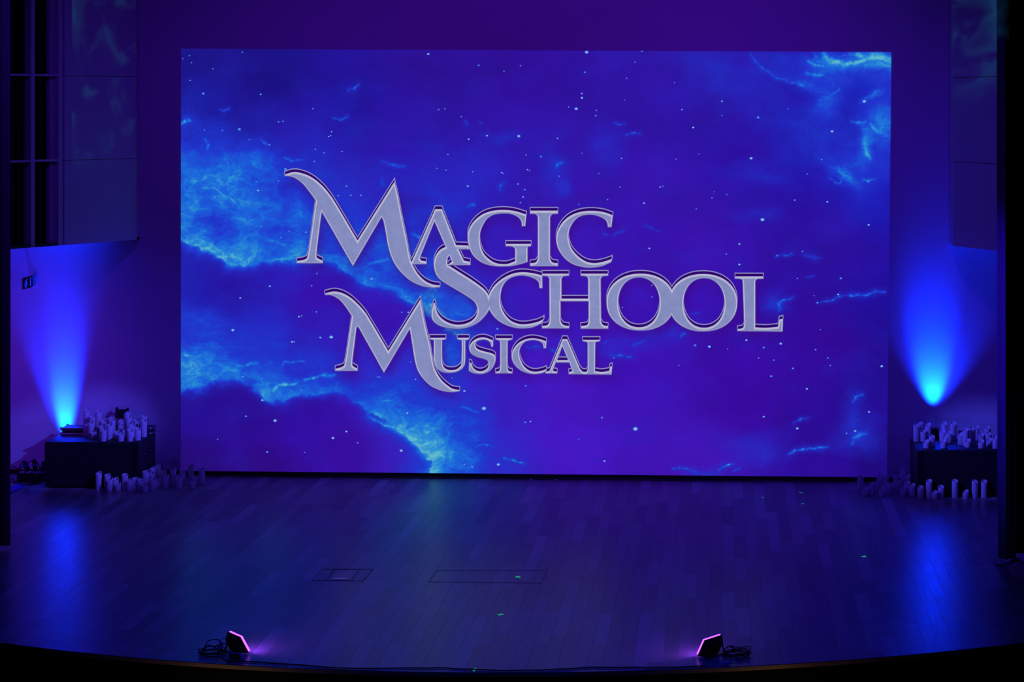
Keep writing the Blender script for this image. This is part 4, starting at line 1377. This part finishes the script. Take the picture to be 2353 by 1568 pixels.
c1 = floor_pt(488, 1505)
coil('power_cable', c1, 0.085, 5, 'coiled black cable beside the left floor flood', M_cable, 0.07, 4, [FLx + Vector((-0.20, 0.07, 0.05))])
c2 = floor_pt(1692, 1508)
coil('power_cable', c2, 0.09, 5, 'coiled black cable beside the right floor flood', M_cable, 0.05, 9, [FRx + Vector((0.19, 0.08, 0.05))])
gq = [floor_pt(510, 1503, 0.02), floor_pt(515, 1508, 0.02), floor_pt(525, 1511, 0.02), floor_pt(540, 1505, 0.03)]
lc = MB()
for k in range(3):
    lc.tube(spline([floor_pt(497, 1512 + k, 0.045), floor_pt(506, 1515 + 1.5 * k, 0.03 + .004 * k), floor_pt(520, 1516 + 1.5 * k, 0.02), floor_pt(529, 1513 + k, 0.02), floor_pt(529, 1508 + k, 0.02), floor_pt(533, 1505, 0.03)], 6), 0.0035, 6)
tag(lc.build('light_cable', M_greycable, smooth=True), 'grey cable loops before the power strip at the left flood', 'cable')
# power strip and plugs
ps = floor_pt(543, 1515)
pst = tag(empty('power_strip', ps), 'dark power strip with pale end cap behind the left floor flood', 'power strip')
pst.rotation_euler.z = math.radians(-14)
MB().box((-0.055, -0.025, 0.004), (0.045, 0.025, 0.045), 0.004).build('housing', M_black, pst)
MB().box((0.045, -0.026, 0.003), (0.068, 0.026, 0.047), 0.004).build('end_cap', M_plug, pst)
for k in range(3):
    MB().lathe([(0.013, 0), (0.012, 0.004)], 12, Matrix.Translation((-0.04 + k * 0.032, 0, 0.045))).build('socket', M_plug, pst)


def plug(p, tilt, label, s=1.0, m=None, flat=False):
    t = tag(empty('plug', p), label, 'plug')
    t.rotation_euler = (tilt[0], tilt[1], tilt[2])
    if flat:
        MB().box((-0.034 * s, -0.016 * s, 0.0), (0.034 * s, 0.016 * s, 0.03 * s), 0.006).build('body', m or M_plug, t, smooth=True)
        MB().tube([(0.034 * s, 0, 0.015 * s), (0.06 * s, 0.004, 0.012)], 0.004, 6).build('cord_stub', M_cable, t)
    else:
        MB().box((-0.014 * s, -0.012 * s, 0.0), (0.014 * s, 0.012 * s, 0.058 * s), 0.005).build('body', m or M_plug, t, smooth=True)
        for sx in (-0.006, 0.006):
            MB().box((sx * s - 0.0016, -0.002, 0.058 * s), (sx * s + 0.0016, 0.002, 0.080 * s)).build('prong', M_alu, t)
    return t


plug(floor_pt(506, 1490, 0.003), (0.1, 0.15, 0.2), 'upright pale plug among the cables left of the flood', 1.15)
plug(floor_pt(533, 1494, 0.005), (0.1, -0.05, 0.4), 'small pale plug standing behind the power strip', 0.9)
plug(floor_pt(1667, 1530), (0, 0, 0.05), 'pale connector lying before the right floor flood', 0.95, None, True)

# cable along the front edge
pts = []
rg = random.Random(12)
for i in range(34):
    x = -3.98 + i * (3.85 / 33)
    pts.append((x, frontY(x) + 0.055 + 0.035 * math.sin(i * 0.55) * (0.5 + rg.random() * 0.7), 0.007))
tag(MB().tube(spline(pts, 4), 0.006, 6).build('edge_cable', M_cable, smooth=True), 'long black cable lying along the curved front stage edge', 'cable')

# cable at the foot of the back wall, with two tape patches
pts = []
for i in range(40):
    x = -6.2 + i * (7.7 / 39)
    pts.append((x, wallY(x) - 0.075 + 0.012 * math.sin(i * 0.8), 0.009))
tag(MB().tube(spline(pts, 3), 0.008, 6).build('wall_cable', M_cable, smooth=True), 'black cable lying at the foot of the projection wall', 'cable')
for x, y, lab in ((1665, 1102, 'black tape block at the baseboard below the title, left of the two'), (1808, 1104, 'black tape block at the baseboard, right of the two')):
    X = (x - PX) / F * 23.2
    yy = wallY(X) - 0.075
    tag(MB().box((X - 0.02, yy - 0.02, 0.0012), (X + 0.02, yy + 0.016, 0.035), 0.004).build('tape_block', M_blackgloss), lab, 'tape')
for x, lab in ((1220, 'small pale clip at the wall cable, left of the two'), (1277, 'small pale clip at the wall cable, right of the two')):
    X = (x - PX) / F * 23.3
    yy = wallY(X) - 0.11
    tag(MB().box((X - 0.016, yy - 0.008, 0.0012), (X + 0.016, yy + 0.008, 0.012), 0.002).build('clip', M_plug), lab, 'clip')


# ------------------------------------------------------------------ floor fittings and tape marks
def bar_on_floor(mb, a, b, wd, z0=0.0004, z1=0.0022):
    a, b = Vector(a), Vector(b)
    d = (b - a).normalized()
    n = Vector((-d.y, d.x, 0)) * wd / 2
    mb.prism([tuple((a - n)[:2]), tuple((b - n)[:2]), tuple((b + n)[:2]), tuple((a + n)[:2])], z0, z1)


tb = tag(empty('floor_box', floor_pt(775, 1322)), 'flush floor socket hatch in the planks, left centre of the stage', 'floor hatch')
o0 = tb.location.copy()
q = [floor_pt(716.6, 1335) - o0, floor_pt(834.5, 1335.5) - o0, floor_pt(857, 1309) - o0, floor_pt(740, 1308.5) - o0]
for nm, a, b in (('frame_bar', q[0], q[1]), ('frame_bar', q[1], q[2]), ('frame_bar', q[2], q[3]), ('frame_bar', q[3], q[0])):
    m = MB(); bar_on_floor(m, a, b, 0.004); m.build(nm, M_dark, tb)
q = [floor_pt(748, 1335) - o0, floor_pt(806, 1335.4) - o0, floor_pt(826.5, 1309) - o0, floor_pt(769, 1309) - o0]
for a, b in ((0, 1), (1, 2), (2, 3), (3, 0)):
    m = MB(); bar_on_floor(m, q[a], q[b], 0.004); m.build('lid_frame', M_dark, tb)
lid = [q[0] * .94 + q[2] * .06, q[1] * .94 + q[3] * .06, q[2] * .75 + q[0] * .25, q[3] * .75 + q[1] * .25]
M_lid = mat('brushed_floor_lid', (0.10, 0.06, 0.14), 0.3, metal=0.6)
MB().prism([tuple(p[:2]) for p in lid], 0.0003, 0.0015).build('lid', M_lid, tb)
m = MB(); bar_on_floor(m, floor_pt(768, 1330.5) - o0, floor_pt(795, 1330.5) - o0, 0.05, 0.0015, 0.004); m.build('lid_handle', M_alu, tb)
td = tag(empty('trap_door', floor_pt(1120, 1326)), 'faint outline of a trap hatch around the centre green cross', 'trap door')
o0 = td.location.copy()
q = [floor_pt(985, 1338) - o0, floor_pt(1243, 1340.5) - o0, floor_pt(1258, 1312.5) - o0, floor_pt(1004, 1311.5) - o0]
for a, b in ((0, 1), (1, 2), (2, 3), (3, 0)):
    m = MB(); bar_on_floor(m, q[a], q[b], 0.0022); m.build('frame_bar', M_sub, td)

for lab, segs, wd in (
        ('green glow tape cross near the stage centre, inside the trap outline', [((1185, 1327.5), (1195.5, 1324.5)), ((1186, 1325), (1195, 1328))], 0.013),
        ('green glow tape cross nearer the front, below the centre cross', [((1143, 1413), (1157.5, 1413)), ((1147, 1415), (1154, 1411))], 0.013),
        ('green glow tape cross on the right side of the stage', [((1978.5, 1279.5), (1991.5, 1279.5)), ((1984, 1281), (1987, 1278))], 0.016),
        ('green glow tape strip at the middle of the front edge', [((1088.5, 1543), (1093, 1536))], 0.014),
        ('short green tape dash far upstage right, upper one', [((1836.5, 1132), (1845.5, 1133.5))], 0.010),
        ('short green tape dash far upstage right, lower one', [((1841.5, 1158.5), (1846.5, 1157.5))], 0.010),
        ('small green tape dot upstage, left of the two dashes', [((1751, 1143.5), (1754.5, 1144.5))], 0.012)):
    m = MB()
    for k, (a, b) in enumerate(segs):
        bar_on_floor(m, floor_pt(*a), floor_pt(*b), wd, 0.0003, 0.0012 + 0.0006 * k)
    tag(m.build('tape_mark', M_glow), lab, 'tape mark')

# ------------------------------------------------------------------ left corner: power box, cables, blue board
pb = floor_pt(68, 1109)
pbx = tag(empty('power_box', pb), 'black power distribution box with plugs behind the left curtain', 'power box')
MB().box((-0.155, 0.0, 0.003), (0.155, 0.16, 0.105), 0.008).build('housing', M_black, pbx)
for k, (px_, py_) in enumerate(((-0.10, 0.05), (-0.03, 0.05), (0.05, 0.06))):
    MB().lathe([(0.03, 0), (0.03, 0.012), (0.022, 0.014)], 14, Matrix.Translation((px_, py_, 0.104))).build('socket', M_plug, pbx)
for lab, dx, dy, tx, ty, m_, hh in (('stout dark blue plug leaning left on the black power box', -0.035, 0.06, 0.1, -0.35, M_blueplug, 0.14), ('stout dark plug upright in the middle of the power box', 0.05, 0.06, 0.1, -0.1, M_blueplug, 0.15), ('dark blue plug at the right of the power box, beside the subwoofer', 0.125, 0.07, 0.0, 0.15, M_blueplug, 0.12)):
    t = tag(empty('power_plug', pb + Vector((dx, dy, 0.119))), lab, 'plug', 'plugs on the power box')
    t.rotation_euler = (tx, ty, 0)
    MB().lathe([(0.020, 0), (0.028, 0.012), (0.028, hh * .5), (0.024, hh * .55), (0.024, hh * .85), (0.014, hh)], 14).build('body', M_blackgloss, t, smooth=True)
    MB().lathe([(0.0285, hh * .52), (0.030, hh * .53), (0.030, hh * .62), (0.0285, hh * .63)], 14).build('collar', m_, t, smooth=True)
W_ = pb
for lab, pts in (
        ('black cable arching from the wall over the power box', [(26, 1073), (33, 1073), (45, 1079), (52, 1072), (62, 1065), (73, 1060), (82, 1061), (88, 1066)]),
        ('thin black cable looping up to the left power plug', [(44, 1078), (48, 1068), (52, 1060.5), (56, 1061), (59, 1064)]),
        ('dark cable running from the power box down to the subwoofer', [(88, 1066), (91, 1076), (95, 1087), (98, 1094), (101, 1099)])):
    P = []
    for k, (x, y) in enumerate(pts):
        Y = 23.36 if 'wall' in lab else (23.29 if 'thin' in lab else 23.37)
        P.append(Vector(((x - PX) / F * Y, Y, CAMZ - (y - PY) / F * Y)))
    tag(MB().tube(spline(P, 5), 0.007, 6).build('power_cable', M_cable, smooth=True), lab, 'cable')
for lab, pts in (('black cable on the floor curling round the front of the power box', [(26, 1101), (30, 1101), (36, 1107), (48, 1114), (60, 1114), (75, 1111), (90, 1107), (98, 1103)]),
                 ('second floor cable just in front of the power box', [(26, 1107), (36, 1111), (50, 1116.5), (65, 1115.5), (80, 1113), (97, 1110)])):
    tag(MB().tube(spline([floor_pt(x, y, 0.009) for x, y in pts], 5), 0.007, 6).build('floor_cable', M_cable, smooth=True), lab, 'cable')
cn = tag(MB().box((-0.03, -0.012, 0.0), (0.03, 0.012, 0.024), 0.004).build('cable_connector', M_blueplug, None, floor_pt(82, 1105, 0.016)), 'small blue connector on the cables before the power box', 'connector')
cn.rotation_euler.z = 0.3
bd = [floor_pt(14, 1139), floor_pt(10, 1127), floor_pt(43, 1112.5), floor_pt(55, 1120.5)]
tag(MB().prism([tuple(p[:2]) for p in bd], 0.0006, 0.012).build('blue_board', M_blueboard), 'flat blue board on the floor by the left curtain', 'board')

# white cable at the right curtain
P = [floor_pt(2286, 1294.5, 0.014), floor_pt(2300, 1295, 0.014), floor_pt(2316, 1292, 0.014), floor_pt(2328, 1285, 0.014), floor_pt(2340, 1284, 0.014), floor_pt(2356, 1288, 0.014), floor_pt(2390, 1294, 0.014)]
tag(MB().tube(spline([p + Vector((0, -0.02, 0)) for p in P], 6), 0.0138, 10).build('white_cable', M_whitecable, smooth=True), 'thick pale cable on the floor under the right curtain hem', 'cable')

# ------------------------------------------------------------------ flag sign for hose and extinguisher
sx = -8.355
yw = wallY(sx)
sg = tag(empty('fire_sign', (sx, yw, 2.33)), 'dark flag sign with hose reel and extinguisher pictograms on the left wall', 'sign')
MB().box((-0.008, -0.335, -0.068), (0.004, -0.006, 0.068), 0.001).build('plate', M_signface, sg)
MB().box((-0.010, -0.337, -0.068), (0.0, -0.335, 0.068)).build('edge_strip', M_greycable, sg)
MB().box((-0.004, -0.012, -0.066), (0.045, -0.001, 0.066), 0.001).build('wall_bracket', M_panel, sg)


def on_face(y, z, e=0.0045):
    return Vector((e, y, z))


sp = []
for i in range(90):
    t = i / 89
    a = t * 2 * math.pi * 4 + math.pi / 2
    r = 0.006 + 0.042 * t
    sp.append(on_face(-0.235 - r * math.cos(a) * 1.0, -0.008 + r * math.sin(a)))
sp.append(on_face(-0.185, 0.045))
sp.append(on_face(-0.17, 0.047))
MB().tube(sp, 0.0028, 5).build('hose_pictogram', M_signmark, sg)
m = MB()
Mx = Matrix(((0, 0, 1, 0.004), (1, 0, 0, 0), (0, 1, 0, 0), (0, 0, 0, 1)))
m.prism([(-0.105, -0.05), (-0.065, -0.05), (-0.065, 0.022), (-0.075, 0.032), (-0.095, 0.032), (-0.105, 0.022)], 0, 0.0015, Mx)
m.prism([(-0.092, 0.032), (-0.08, 0.032), (-0.08, 0.042), (-0.055, 0.036), (-0.045, 0.05), (-0.06, 0.05), (-0.078, 0.046), (-0.098, 0.052), (-0.1, 0.046)], 0, 0.0015, Mx)
m.build('extinguisher_pictogram', M_signmark, sg)
for yy in (-0.32, -0.02):
    for zz in (-0.056, 0.056):
        MB().lathe([(0.004, 0), (0.003, 0.002)], 8, Matrix.Translation((0.004, yy, zz)) @ Matrix.Rotation(math.pi / 2, 4, 'Y')).build('screw', M_alu, sg)
